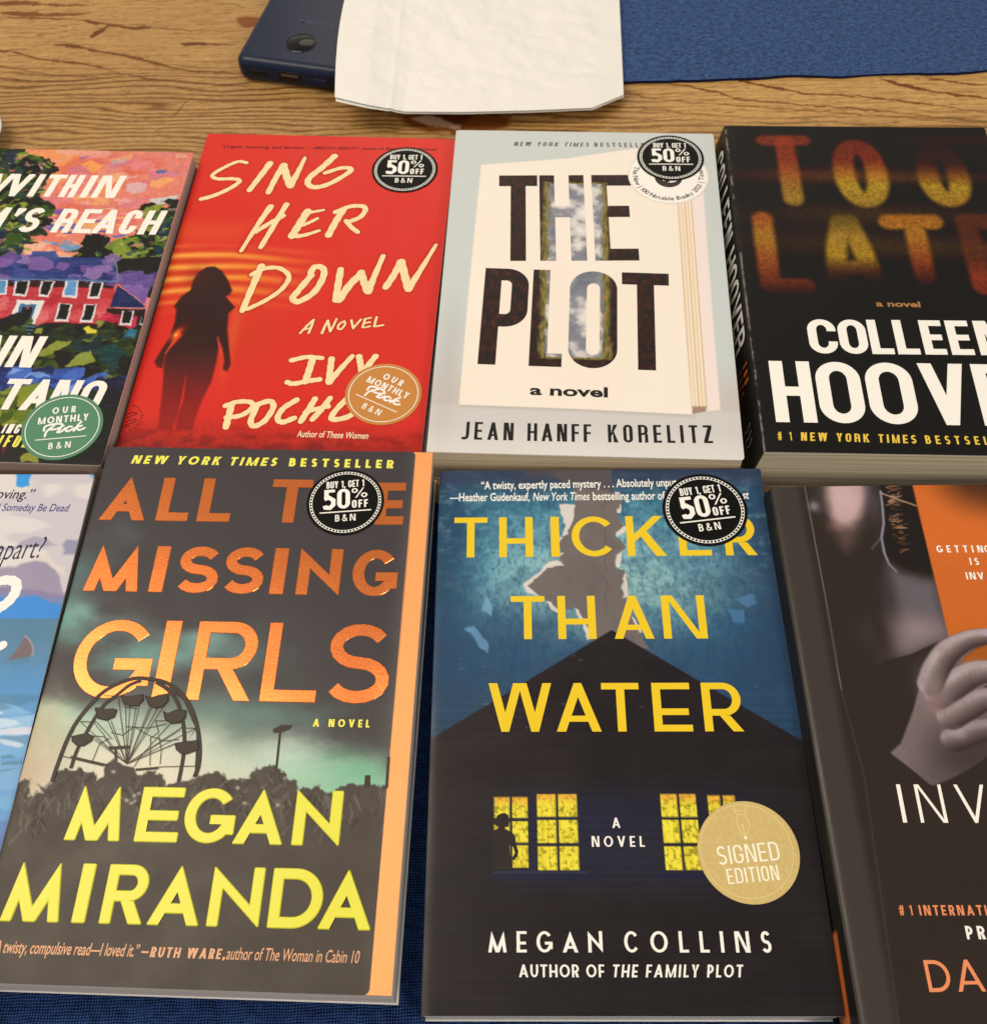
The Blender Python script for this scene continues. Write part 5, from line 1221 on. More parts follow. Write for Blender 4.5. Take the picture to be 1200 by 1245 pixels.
# neck, jaw and shoulder
a.wobble(.8, 8, 4)
a.poly([(24.54,-6.99),(41.15,-6.74),(38.08,6.37),(34.08,14.55),(29.26,19.89),(24.66,19.83),(22.51,14.39),(22.34,6.14)], (196, 160, 150), 6, .95); a.poly([(22.51,18.9),(33.42,18.16),(28.59,27.86),(25.85,30.45),(24.19,26.92)], (120, 94, 84), 8, .6); a.blob((28.58,6.23), 7, 9, (214, 180, 170), .6); a.blob((24.05,18.92), 3.5, 2.5, (150, 106, 92), .4)
a.blob((16.29,9.73), 2, 2.2, (150, 136, 136), .8); a.blob((40.26,6.4), 3, 9, (84, 76, 80), .7)
a.plain()
a.poly([(45.35,-3.82),(59.51,-3.6),(56.86,44.57),(41.37,40.14),(40.35,28.02),(43.01,18.29)], (42, 35, 31), .8)
rnd = random.Random(3)
for k in range(90):
    x, y = rnd.uniform(650, 800), rnd.uniform(120, 480); f = lambda X, Y: (X, Y)
    o = (44.8,-1); e = (52.87,31.69)
    q = (o[0] + (e[0] - o[0]) * ((x - 640) / 190), o[1] + (e[1] - o[1]) * ((y - 120) / 360)); L = rnd.uniform(1, 3.5)
    if abs(x - 650 - (480 - y) * .28) < 60: a.stroke([q, (q[0] + L, q[1] - rnd.uniform(-.6, 1.4))], .35, rnd.choice([(206, 156, 116), (164, 114, 80), (112, 78, 58)]), .5, .8)
a.stroke([(44.68,3.68),(52.51,7.51),(57.46,9.88)], .6, (196, 150, 112), .6, .9)
a.stroke([(44.47,2.75),(44,9.22),(42.78,18.29),(40.65,24.5),(40.43,31.52),(41.29,36.72),(43.61,40.17)], .7, (176, 170, 182), .9, .9); a.stroke([(40.65,24.5),(35.85,29.71)], .5, (120, 112, 116), .8, .7)
sh = [(41.21,37.14),(45.67,41.04),(52.59,43.67),(57.23,44.58),(57.54,67.87),(47.96,72.1),(36.98,76.65),(30.42,77.35),(33.52,63.19),(39.37,50.2)]
a.poly(sh, (112, 100, 100), 9, .9); a.blob((45.15,64.93), 12, 6, (152, 130, 126), .85); a.blob((38.56,68.83), 8, 8, (140, 122, 120), .7); a.blob((48.95,50.32), 9, 7, (104, 95, 98), .7); a.blob((38.31,51.84), 4, 10, (66, 58, 58), .7); a.blob((31.82,66.37), 6, 22, (56, 48, 44), .95)
a.poly([(58.35,67.48),(51.08,70.95),(41.58,75.15),(30.34,77.73),(27.36,89.5),(50.9,97.17),(68.41,82.39),(65.01,66.77)], (56, 48, 44), .8)
# orange card
card = [(58.14,-2.68), (bk.W - 2, -3), (bk.W - 2, (56.03,74.54)[1]), (57.45,71.42)]
a.poly(card, (206, 104, 48), .6); m, sl = a.mask(card, .6)
a.lay(m * sstep(16, 0, np.hypot((a.U - (88.48,0.47)[0]) * .7, a.V - 2)[sl] - 4), (72, 46, 36), sl); a.lay(m * sstep(26, 8, np.hypot((a.U - (72.24,19.86)[0]) * .6, a.V - (72.24,19.86)[1])[sl]) * .4, (224, 116, 54), sl); a.lay(m * sstep((68.49,56.45)[1], (65.64,68.48)[1] + 3, a.V[sl]) * .5, (186, 104, 38), sl)
# hand
SK = (126, 108, 104)
hand = [(26.69,113.11),(31.1,109.68),(35.14,102.66),(38.5,96.62),(42.51,87.64),(43.82,84.5),(47.2,80.78),(49.03,77.3),(53.44,72.04),(59.14,68.52),(63.99,66.48),(68.65,65.33),(73.1,65.08),(83.87,65.81),(83.63,68.82),(71.7,70.77),(66.86,72.79),(61.7,76.27),(58.59,80.33),(54.46,84.34),(58.06,82.65),(64.1,79.81),(69.68,79),(80.34,79.42),(78.54,86.33),(67.63,87.35),(60.91,90.97),(55.56,93.45),(61.64,90.13),(67.28,88.77),(77.66,89.73),(74.77,100.88),(67.33,101.35),(58.72,102.36),(67.26,101.62),(74.2,103.07),(72.79,108.48),(64.76,111.62),(55.02,117.89),(46.92,121.99),(39.7,124.77),(38.24,124.5),(33.24,119.25)]
a.poly(hand, SK, .8)
m, sl = a.mask(hand, .8)
for p, ru, rv, c, al in (((49.47,80.23), 5, 9, (160, 142, 138), .7), ((63.36,69.17), 14, 4.5, (158, 134, 130), .8), ((45.13,85.38), 4, 6, (158, 138, 134), .6), ((47,93.91), 4, 5, (152, 120, 116), .6), ((51.26,98.42), 6, 4, (146, 126, 122), .6), ((63.41,82.71), 12, 5, (146, 126, 122), .7), ((60.97,92.94), 12, 5, (142, 122, 120), .6), ((52.75,105.57), 4, 3, (160, 142, 136), .7), ((39.77,105.44), 8, 18, (132, 114, 108), .6), ((34.45,113.46), 8, 10, (136, 118, 112), .5), ((53.35,116.29), 16, 14, (62, 53, 49), .85), ((61.81,111.06), 14, 10, (70, 60, 55), .8), ((44.66,123.01), 10, 6, (92, 80, 74), .6), ((57.11,77.4), 4, 8, (92, 74, 70), .6)):
    du, dv = a.U[sl] - c[0] * 0 - p[0], a.V[sl] - p[1]; a.lay(m * np.exp(-((du / ru) ** 2 + (dv / rv) ** 2)) * al, c, sl)
HD, HM, HL = (56, 45, 42), (120, 101, 96), (184, 164, 158)
a.limb([(50.06,108.25),(57.94,105.63),(65.54,104.34),(73.77,104.7)], (9, 9, 8, 7.5), HD, (108, 91, 87), (160, 142, 137), 1.6, .92)
a.limb([(50.94,99.8),(59.32,95.45),(66.24,93),(76.78,93.11)], (10, 9.5, 8.6, 8), HD, HM, (168, 148, 143), 1.2, .97)
a.poly([(58.59,80.33),(61.7,76.27),(66.79,73.09),(72.74,70.96),(82.86,69.7),(80.41,79.13),(69.63,79.18),(64.07,79.93),(58.73,82.07)], (172, 92, 40), 1.2, .95)
a.limb([(48.28,91.68),(54.74,87.78),(62.13,83.56),(68.89,82.19),(79.44,82.89)], (10, 10.5, 10, 9, 8.6), HD, HM, HL, 1.2, .95)
a.limb([(46.36,87.11),(49.75,81.39),(55.62,74.44),(63.15,70.07),(70.11,68.35),(83.25,68.21)], (9.5, 9.8, 9.2, 7.8, 6.8, 6.4), HD, HM, HL, 1.0, .97)
for p, ru, rv, c, al in (((47.42,87.12), 5, 7, (140, 121, 116), .6), ((48.83,92.81), 5, 6, (136, 114, 110), .6), ((46.35,94.47), 2.4, 3.6, (150, 116, 112), .6), ((56.29,71.48), 3, 3, (176, 148, 142), .5), ((52.63,106.12), 2.6, 2.0, (178, 160, 154), .6), ((64.75,81.56), 4, 3, (166, 142, 138), .4)): a.blob(p, ru, rv, c, al)
rnd = random.Random(6)
for k in range(26):
    q = (56.29,71.48) if k < 9 else ((62.87,82.7) if k < 18 else (60.7,94.06))
    x, y = q[0] + rnd.uniform(-4, 4), q[1] + rnd.uniform(-2, 2.4); a.stroke([(x, y), (x + rnd.uniform(-.4, .6), y + rnd.uniform(.8, 2))], .25, (104, 84, 80), .6, .4)
a.lay(a.mask(hand, .8)[0] * (fbm(a.U / 1.2, a.V / 1.2, 62, 4)[a._box(hand, 4.8)] - .5) * .5, (96, 78, 74), a._box(hand, 4.8))
a.stroke([(53.92,72.34),(59.07,68.82),(63.92,66.78),(68.58,65.63),(73.05,65.26)], .8, (176, 152, 146), 1.2, .6); a.poly([(69.52,66.24),(72.95,65.68),(74.36,66.6),(72.9,68.09),(70.8,67.76)], (182, 156, 164), 1, .8)
a.grain(.05)
cv = bk.finish()
P = np.zeros((60, 9, 3)); spA = Art(np.linspace(0, 25, 9), np.linspace(0, bk.H, 60), (40, 35, 32))
for j in range(60):
    y = bk.H / 2 - bk.H * j / 59
    for k in range(9):
        s = k / 8; P[j, k] = (-bk.W / 2 - .9 * math.sin(math.pi * min(1, s * 1.15)) + .35, y, max(bk.T * (1 - s) - (bk.drop if k == 0 else 0), .02))
spine = np.linspace(0, bk.H, 240); spA = Art(np.linspace(0, 25, 40), spine, (40, 35, 32))
spA.poly([(6, 172), (17, 172), (18, 206), (7, 206)], (196, 104, 52), 1.2); spA.poly([(4, 203), (20, 199), (25, 204), (25, 212), (4, 212)], (118, 106, 112), 2)
Ps = np.zeros((240, 40, 3))
for k in range(40):
    s = k / 39; Ps[:, k, 0] = -bk.W / 2 - 1.6 * math.sin(math.pi * min(1, s * 1.1)) + .5 - 1.5 * s; Ps[:, k, 2] = max(bk.T * (1 - s) - (bk.drop if k == 0 else 0), .02)
Ps[:, :, 1] = (bk.H / 2 - spine)[:, None]
grid_mesh('spine', Ps, [print_mat('printed spine card', .36)], bk.root, spA.linear())
i = Ink(); THN = dict(GEO, t=.085, h=.08, pt=False, apex=.9)
i.hero('INV', [(26.14,137.75),(27.55,137.76),(32.26,137.86),(41.57,138.02),(46.06,138.06),(56.44,138.15)], (27.14,124.43), THN)
i.build('title', bk, [mat('cream white print', (252, 246, 224), .36)], cv)
i = Ink(); i.hero('DA', [(23.53,191.33),(31.05,191.43),(32.8,191.2),(41.49,191.25)], (23.73,181.88), dict(GEO, t=.125, h=.12, pt=False)); i.build('author_name', bk, [mat('salmon print', (238, 142, 92), .36)], cv)
i = Ink(); st = dict(GEO, t=.19, h=.17)
i.line('GETTIN', (61.24,31.73), (79.47,31.98), 3.2, st, .95); i.line('G', (79.95,31.98), (83.01,32.03), 3.2, st); i.line('IS', (72.98,37.51), (76.5,37.56), 3.2, st); i.line('INV', (70.03,43.92), (76.86,44.01), 3.2, st)
i.build('quote', bk, [WHITE], cv); i = Ink()
i.line('#1', (18.87,168.08), (23.18,168.11), 3.2, dict(st, t=.13, h=.1), mi=1); i.line('INTERNATI', (25.47,168.13), (47.65,168.29), 3.2, st, .95, mi=1)
i.build('tagline', bk, [WHITE, MATS['salmon print']], cv); i = Ink()
i.line('PR', (39.19,175.63), (45.3,175.68), 4.1, dict(st, t=.2))
i.build('subtitle', bk, [WHITE], cv)

# ================================================================== book: painted house cover
bk = Book('painted_house', 'paperback_book', 'paperback with a painted red house, pink sunset sky and a round green sticker', .45, .36, (40, 48, 60), (178, 152, 134), 0, corner=1.2, lift=.3, edge_rgb=(240, 220, 206), warp=.1)
a = bk.art; a.c[:] = np.array((228, 128, 104)) / 255.; rnd = random.Random(11)
sky = [(0, 0), (bk.W, 0), (bk.W, 85), (0, 85)]
a.wobble(2.2, 9, 5)
a.lay(sstep(.45, .62, a.n(22, 3, 3, 1.6, 1)) * .9, (226, 122, 122)); a.lay(sstep(.52, .66, a.n(18, 13, 3, 1.6, 1)) * .9, (238, 150, 88)); a.lay(sstep(.56, .7, a.n(15, 23, 3, 1.8, 1)) * .8, (222, 104, 78))
a.daubs(rnd, sky, [(232, 136, 132), (240, 158, 96), (226, 112, 92), (238, 172, 150), (222, 120, 128), (244, 176, 104), (206, 118, 140)], 90, 8, 22, 2.6, (-.5, .4), .7, .6)
a.daubs(rnd, [(67.22,42.09),(105.17,40.74),(118.13,69.14),(86.27,81.42),(68.48,76.55)], [(60, 82, 140), (232, 120, 92), (240, 164, 96), (70, 100, 160), (236, 190, 170), (120, 90, 150)], 50, 6, 18, 4.5, (-.15, .25), .5, .9)
for p, c in (([(91.26,8.12),(94.19,5.74),(98.79,6.6),(97.8,9.8),(93.76,11.19)], (196, 160, 150)), ([(115.24,13.59),(117.56,12.26),(121.58,12.75),(120.91,15.64),(117.09,16.02)], (86, 96, 150)), ([(102.32,25.17),(107.97,23.5),(113.43,24.78),(113.1,30.88),(107.44,32.28),(103.47,30)], (222, 176, 168)), ([(73.19,6.2),(76.1,3.8),(79.73,4.19),(75.2,7.15)], (176, 112, 140)), ([(115.45,22.26),(121.63,18.97),(127.17,20.62),(120.21,28.2),(114.83,27.18)], (246, 166, 90)), ([(74.5,11.22),(80.82,8.48),(88.71,11.99),(82.72,15.96)], (242, 156, 84)), ([(118.68,36.69),(124.79,33.48),(131.3,32.05),(130.49,36.28),(120.32,40.21)], (206, 208, 196))): a.poly(p, c, .8, .9)
# left tree, right tree
LT = [(1.95,-0.4),(37.35,-1.59),(43.01,-0.48),(45.36,4.59),(58.33,6.7),(62.14,14.16),(61.24,20.43),(59.63,36.37),(69.75,42),(70.83,49.05),(65.93,52.73),(71.81,61.76),(66.97,65.36),(67.22,72.13),(71.55,78.66),(61.59,81.24),(29,82.45)]; RT = [(140.12,33.54),(131.59,37.43),(126.72,42.35),(113.59,40.45),(122.66,50.7),(114.25,61.36),(112,69.37),(91.04,74.61),(89.99,76.87),(112.33,79.35),(137.17,90.38),(152.05,84.43)]
a.wobble(2.0, 4, 6)
for T_ in (LT, RT):
    a.poly(T_, (42, 50, 30), .6)
    a.daubs(rnd, T_, [(112, 128, 40), (84, 104, 36), (60, 82, 36), (30, 34, 28), (24, 28, 26), (140, 148, 56), (44, 66, 56), (36, 50, 64)], 120, 5, 14, 1.7, (-1, .8), .45, .95)
a.daubs(rnd, LT, [(226, 160, 140), (196, 120, 110), (80, 112, 150)], 12, 2, 5, 2, (-.6, .6), .4, .9)
a.poly([(91,61.64),(100.77,60.71),(103.25,64.04),(103.27,70.81),(105.99,75.17),(111.93,79.37),(116.53,78.1),(118.92,81.3),(89.8,82.39),(89.06,70.21),(90.66,66.77)], (24, 22, 22), .6)
a.daubs(rnd, [(101.89,65.22),(109.84,63.8),(122.88,70.09),(123.26,78.95),(113.55,79.31),(104.36,75.23)], [(128, 142, 52), (108, 128, 46), (150, 156, 66)], 9, 8, 15, 1.5, (-.6, .4), .5, .95)
a.daubs(rnd, [(63.66,65.48),(86.78,64.64),(87.25,75.86),(69.92,78.72)], [(240, 150, 110), (244, 176, 140), (90, 150, 180), (230, 120, 96)], 26, 8, 20, 3.5, (-.2, .1), .5, .9)
for T_ in (LT, RT):
    a.daubs(rnd, T_, [(126, 142, 48), (96, 118, 42), (72, 94, 44), (28, 34, 26), (22, 26, 26), (158, 160, 72), (60, 84, 70)], 150, 1.5, 5, 2.2, (-1.2, .9), .35, .9)
a.daubs(rnd, sky, [(240, 150, 140), (246, 176, 116), (232, 122, 100), (242, 190, 172), (226, 130, 134)], 120, 2, 8, 3.2, (-.5, .3), .4, .45)
# roof, walls
a.wobble(.5, 3, 7)
dark = [*[(33.49,120.51),(140.13,104.02),(134.93,119.62),(136.76,103.1)], (bk.W, bk.H + 2), (-2, bk.H + 2)]
a.poly([(37.41,120.36), (161.71,112.99), (bk.W + 2, bk.H + 2), (-2, bk.H + 2)], (24, 24, 22), .6)
a.poly([(109.78,77.24),(133.87,75.25),(136.99,104.14),(113.44,92.34)], (26, 24, 24), .8)
a.poly([(32.53,93.24),(113.31,91.81),(118.93,118.21),(115.29,119.37),(41,119.2)], (190, 58, 62), .5)
a.daubs(rnd, [(44.28,104.53),(115.45,103.92),(115.57,117.33),(48.85,118.9)], [(206, 74, 78), (176, 44, 52), (220, 110, 104)], 30, 5, 12, 1.5, (-1.2, -.6), .5, .8)
a.poly([(32.53,93.24),(113.44,92.34),(113.67,96.6),(34.09,98.02)], (44, 20, 24), .5, .9)
a.poly([(113.56,109.19),(132.64,109.49),(133.38,119.68),(115.41,119.87)], (50, 24, 30), .5); a.daubs(rnd, [(114.82,114.29),(132.23,114.64),(132.38,118.71),(115.68,119.36)], [(206, 52, 76), (176, 40, 60)], 8, 4, 8, 1.6, (-.4, .4), .4, .9)
roof = [(27.93,79.16),(31.67,77.91),(65.53,77.77),(108.83,76.73),(115.04,92.28),(32.53,93.24)]; a.poly(roof, (52, 62, 112), .5)
a.daubs(rnd, roof, [(126, 92, 146), (108, 78, 136), (64, 76, 130), (44, 54, 98), (140, 108, 156)], 40, 7, 16, 1.7, (-.5, .5), .5, .9)
a.stroke([(32.53,93.24),(81.07,92.27),(115.04,92.28)], .8, (96, 130, 160), .5, .9); a.stroke([(108.86,76.84),(112.33,83.74),(114.91,91.75)], .8, (122, 140, 140), .5, .9)
a.poly([(113.75,86.94),(131.66,87.35),(131.15,106.44),(117.4,95.4)], (118, 86, 142), .6); a.poly([(115.15,94.42),(129.34,105.47),(132.41,108.47),(114.62,108.63)], (40, 48, 84), .5); a.daubs(rnd, [(117.22,87.9),(131.1,88.45),(130.61,97.02),(122.18,95.22)], [(134, 98, 156), (96, 76, 130)], 8, 8, 14, 1.5, (-.6, .6), .5, .8)
W_, K_ = (226, 216, 204), (26, 24, 26)
for o, n_ in (([(54.61,93.49),(60.89,93.25),(63.07,102.76),(56.3,103.02)], (90, 140, 176)), ([(64.82,93.64),(72.05,93.37),(72.52,103.46),(66.01,103.18)], K_), ([(77.26,93.17),(84.17,93.23),(83.78,103.55),(78.48,103.23)], K_), ([(89.29,92.72),(95.79,92.79),(97.39,103.56),(89.89,103.32)], (96, 150, 190)), ([(101.5,93.01),(107.98,93.09),(108.61,103.65),(102.59,103.57)], K_), ([(89.97,107.19),(96.45,107.57),(97.39,118.54),(90.28,118.51)], K_), ([(102.29,107.03),(108.17,107.32),(109.2,118.59),(102.92,118.63)], K_), ([(121.39,110.44),(127,110.74),(127.57,119.91),(121.94,119.31)], K_), ([(131.45,114.67),(133.84,114.79),(134.16,119.65),(131.33,119.25)], K_)):
    a.poly(o, W_, .4); c = (sum(p[0] for p in o) / 4, sum(p[1] for p in o) / 4); a.poly([(c[0] + (x - c[0]) * .72, c[1] + (y - c[1]) * .84 - .5) for x, y in o], n_, .4)
a.poly([(69.15,105.69),(82.46,106.01),(81.82,120.67),(69.28,119.63)], (228, 220, 206), .5); a.poly([(71.25,108.22),(79.54,108.42),(79.64,119.94),(72.41,119.51)], (70, 110, 140), .4); a.poly([(73.27,110.22),(78.49,110.33),(78.66,119.27),(73.49,119.17)], (26, 26, 30), .4); a.blob((75.72,110.96), .9, .9, (226, 110, 120), .9)
for k in range(4): p = [(67.78,121.22),(82.24,122.18)]; a.stroke([(p[0][0] - k * .8, p[0][1] + k * 2.2), (p[1][0] - k * .6, p[1][1] + k * 2.2)], .9, (96, 140, 150), .5, .85)
# garden
gard = [(41,119.2),(115.29,119.37),(132.84,120.71),(137.39,160.16),(55.46,163.5)]
a.wobble(1.6, 4, 8)
a.daubs(rnd, gard, [(30, 34, 26), (44, 54, 30), (24, 28, 30), (66, 78, 36), (30, 52, 58)], 70, 8, 20, 2, (-.9, .3), .5, .9)
a.daubs(rnd, [(42.97,125.22),(115.79,121.37),(133.18,122.21),(137.39,160.16),(55.46,163.5)], [(52, 64, 32), (84, 98, 40), (20, 24, 24), (38, 60, 58), (120, 128, 50)], 110, 2, 7, 2.4, (-1.1, .3), .35, .8)
for p, c in (([(87.12,139.37),(89.85,135.34),(94.92,131.19),(102.36,129.91),(99.05,134.98),(91.97,140.15)], (142, 148, 58)), ([(104.93,142.54),(107.47,137.58),(111.43,134.98),(115.83,140.17),(110.74,144.24)], (122, 140, 52)), ([(105.7,121.77),(107.64,120.17),(113.18,123.49),(112.91,125.51),(108.02,124.7)], (232, 212, 60)), ([(82.6,126.19),(84.22,123.61),(86.94,123.51),(86.47,126.04)], (150, 150, 62)), ([(110.12,117.54),(112.86,115.9),(115.04,118.37),(112.68,121.5)], (140, 134, 60)), ([(125.56,123.01),(131.4,121.27),(131.89,126.76),(125.85,127.49)], (50, 108, 130)), ([(115.9,134.31),(122.84,131.08),(128.6,135.77),(126.34,145.54),(118.59,142)], (32, 62, 60)), ([(103.16,144.54),(108.24,136.58),(110.96,135.16),(115.99,140.81),(114.46,142.81),(108.38,144.98)], (138, 146, 62)), ([(86.72,140.68),(89.89,137.3),(95.97,133.13),(100.06,132.97),(93.81,138.45)], (134, 142, 54))): a.poly(p, c, .7, .95)
wat = [(52.71,147.2),(79.76,146.76),(98.71,146.96),(114.04,151.11),(132.57,150.36),(132.9,156),(114.49,156.74),(107.5,160.76),(57.36,161.56)]; a.poly(wat, (40, 54, 104), .8)
a.daubs(rnd, wat, [(60, 88, 160), (44, 66, 130), (110, 150, 206), (34, 42, 84), (72, 104, 178)], 36, 8, 18, 2.6, (-.8, .1), .5, .85)
for p in ([(85.3,153.53),(88.24,149.61),(91.91,148.19),(98.82,151.09),(93.98,151.92),(89.6,150.83)], [(77.53,151.31),(79.94,147.39),(83.39,146.94),(80.36,150.57)]): a.poly(p, (126, 164, 216), .6, .8)
a.poly([(119.05,150.91),(132.57,150.36),(133.46,164.62),(126.31,175.8)], (28, 28, 42), 1, .8)
a.daubs(rnd, [(66.96,159.92),(98.88,158.62),(99.63,172.1),(98.06,180.55),(72.98,179.21)], [(126, 136, 44), (150, 152, 54), (98, 112, 38), (70, 84, 36)], 40, 8, 16, 2, (-1.2, .2), .5, .9)
a.poly([(96.11,195.81),(96.88,193.47),(101.51,192.7),(105.83,194.25),(105.82,197.69),(97.32,198.33)], (156, 152, 56), .8, .9); a.poly([(68.84,181.76),(127.2,179.34),(131.06,190.88),(72.52,193.34)], (26, 24, 26), 2, .35)
a.poly([(88.04,191.53),(88.97,189.75),(90.28,190.86),(89.29,194.08)], (120, 30, 50), .8, .9)
a.plain()
a.lay((fbm(a.U / 3.5, a.V / .7, 81, 3) - .5) * .35, (250, 236, 220)); a.lay((fbm(a.U / .8, a.V / 3, 83, 3) - .5) * .3, (30, 26, 30))
cv = bk.finish(); bk.plain_spine()
CW = mat('cream title print', (250, 236, 212), .38); st = dict(CNB, t=.215, h=.17, mid=.5, apex=.9)
i = Ink(); sh = .16
def ital(txt, p0, p1, cap, ws=1.0): i.line(txt, p0, p1, cap, st, ws, .17)
cp = abs((56.49,35.88)[1] - (55.71,19.38)[1])
W2 = dict(st, t=.2, h=.17)
i.hero('WITHIN', [(30.22,35.9),(51.31,35.82),(53.46,35.81),(56.88,35.75),(59.02,35.73),(68.43,35.58),(69.72,35.6),(77.84,35.49),(80.82,35.45),(84.46,35.44),(86.81,35.42),(99.17,35.28)], (29.47,19.34), W2, .17)
i.hero('MSREACH', [(30.42,60.97),(46,60.98),(54.8,60.89),(64.83,60.76),(72.57,60.7),(81.54,60.61),(83.62,60.59),(92.8,60.54),(92.8,60.54),(104.47,60.52),(106.14,60.52),(114.46,60.5),(116.54,60.48),(126.09,60.48)], (30.17,44), W2, .17)
ital('’', (49.33,60.86), (51.01,60.85), cp)
i.build('title', bk, [CW], cv)
i = Ink(); cp = abs((74.98,146.63)[1] - (73.49,128.55)[1])
i.hero('NN', [(60.02,146.75),(73.05,146.61),(74.98,146.63),(87.42,146.52)], (58.85,128.13), dict(W2, t=.21), .17)
i.hero('TANO', [(76.93,170.68),(87.56,170.56),(88.3,170.53),(99.66,170.43),(100.02,170.41),(111.53,170.26),(113.02,170.24),(123.39,170.09)], (75.45,153.3), dict(W2, t=.2, h=.17), .17)
i.build('author_name', bk, [CW], cv)
i = Ink(); st = dict(CNB, t=.19, h=.16)
i.line('ING', (84.51,183.41), (92.03,183.32), 5.0, st, 1, .17); i.build('tagline', bk, [CW], cv); i = Ink()
i.line('IFUL', (84.49,190.66), (97.8,190.54), 6.2, st, 1, .17, mi=1)
i.build('quote', bk, [CW, mat('soft yellow print', (240, 226, 96), .38)], cv)
pick_sticker(bk, (110.9,178.98), (128.67,179.35), (101.44,187.29), (122.54,184.12), mat('green sticker', (88, 134, 100), .42), 'round green monthly pick sticker')

# ================================================================== book: blue sea cover
bk = Book('blue_sea', 'paperback_book', 'paperback with painted clouds over a blue sea and a grey fin', .5, .36, (70, 120, 160), (196, 178, 156), 1.4, corner=1.2, lift=.3, warp=.1)
a = bk.art; a.c[:] = np.array((222, 210, 196)) / 255.; rnd = random.Random(21)
a.wobble(3, 12, 3)
hz = (123.76,64.2)[1]
a.lay(sstep(.5, .6, a.n(16, 5, 3, 1.8, 1)) * .8, (200, 188, 186)); a.lay(sstep(.54, .62, a.n(13, 9, 3, 2, 1)) * .7, (226, 216, 202))
for p, c in (([(67.44,32.54),(108.27,34.45),(115.29,30.94),(121.88,32.93),(125.08,35.41),(68.77,37.02)], (164, 154, 166)), ([(126.38,35.4),(129.59,32.21),(134.77,31.9),(135.3,38.35),(129.34,38.85)], (140, 134, 156)), ([(71.26,45.35),(112.21,43.3),(118.02,42.31),(127.1,44.23),(132.17,47.6),(135.67,59.45),(75.8,60.59)], (146, 132, 152)), ([(73.55,53.04),(125.49,55.73),(135.25,57.58),(135.04,60.39),(76.08,61.52)], (116, 110, 146)), ([(107.52,38.41),(121.88,40.34),(133.13,44.22),(134.63,47.11),(118.02,42.31)], (222, 204, 186))): a.poly(p, c, 1.6, .85)
a.lay(sstep((122.28,58.04)[1] - 1, (122.28,58.04)[1] + 1, a.B) , (52, 134, 200))
a.poly([(101.67,-0.88),(108.33,-0.88),(108.69,2.75),(109.04,6.35),(106.29,7.55),(103.97,6.36)], (60, 150, 210), 1.0); a.poly([(130.83,-0.9),(136.96,-0.9),(136.18,5.13)], (80, 150, 200), 2.0)
a.poly([(71.15,59.26),(119.13,60.15),(123.51,58.55),(133.51,60.62),(137.91,59.03),(137.21,55.86),(69.54,53.95)], (140, 128, 152), 1.0, .7)
a.plain()
a.lay(sstep((124.62,67.78)[1] - .4, (124.62,67.78)[1] + .4, a.V), (76, 122, 146)); a.lay(sstep((126.14,74.15)[1], (131.85,97.96)[1], a.V) * .9, (82, 142, 186)); a.lay(sstep((131.85,97.96)[1], (140.86,135.59)[1], a.V) * .7, (128, 174, 206))
a.wobble(1.4, 9, 9)
sea = [(0, (132,98.62)[1]), (bk.W, (132,98.62)[1]), (bk.W, bk.H), (0, bk.H)]
a.daubs(rnd, sea, [(150, 190, 214), (96, 150, 192), (112, 166, 200), (176, 200, 212), (70, 126, 156), (130, 178, 208)], 130, 16, 46, 7, (-.12, .12), .8, .8)
a.daubs(rnd, [(bk.W * .4, (132,98.62)[1]), (bk.W, (132,98.62)[1]), (bk.W, (129.64,126.59)[1]), (bk.W * .4, (129.64,126.59)[1])], [(196, 210, 216), (206, 206, 208), (90, 140, 164)], 14, 16, 34, 7, (-.1, .1), .6, .9)
for p in ([(125.77,123.28),(128.92,122.7),(131.3,123.43),(126.01,124.21)], [(126.34,125.5),(130.62,125.11),(134.54,124.71),(134.4,125.64),(126.62,126.61)], [(127.05,128.26),(129.13,127.88),(134.08,127.3),(127.22,128.92)]): a.poly(p, (66, 124, 142), .9, .9)
a.poly([(124.33,117.66),(128.89,118.2),(134.73,119.48),(131.7,120.63),(127.85,119.9),(124.57,118.6)], (200, 206, 214), .8, .9); a.lay(sstep((133.05,145.95)[1], (133.56,147.98)[1], a.V) * .7, (76, 112, 168))
fin = [(118.58,85.59),(121.02,82.23),(122.82,77.78),(123.28,75.27),(124.97,76.43),(126.75,78.66),(128.05,81.32),(128.02,83.97),(124.27,85.39)]; a.plain(); a.poly(fin, (112, 94, 94), .5); a.stroke(fin[3:8], .7, (170, 150, 148), .7, .8); a.poly([(114.53,85.78),(118.51,85.32),(128.02,83.97),(127.02,86.6),(121.56,87.67)], (74, 124, 150), 1.2, .8)
cv = bk.finish(); bk.plain_spine()
i = Ink(); SEAW = mat('sea white print', (244, 236, 222), .38)
i.brush([(104.95,51.99),(109.79,50.83),(113.62,51.78),(114.87,55.76),(113.07,60.46),(109.68,63.73)], 4.2, 1, 0); i.brush([(113.17,80.49),(114.7,80.04),(115.63,79.15)], 3.2, 1, 0)
i.build('title', bk, [SEAW], cv)
i = Ink()
i.type('moving.”', (91.02,12.12), (111.5,12.3), 5.0, .2, .008); i.type('All Someday Be Dead', (94.01,18.2), (127.88,18.55), 3.8, .2, .008, mi=1)
i.build('quote', bk, [mat('sea ink print', (36, 40, 62), .4), mat('sea blue print', (74, 84, 128), .4)], cv); i = Ink()
i.type('apart?', (102.23,41.87), (122.46,40.49), 10.5, .35, -.004)
i.build('tagline', bk, [mat('sea ink print', (36, 40, 62), .4), mat('sea blue print', (74, 84, 128), .4)], cv)

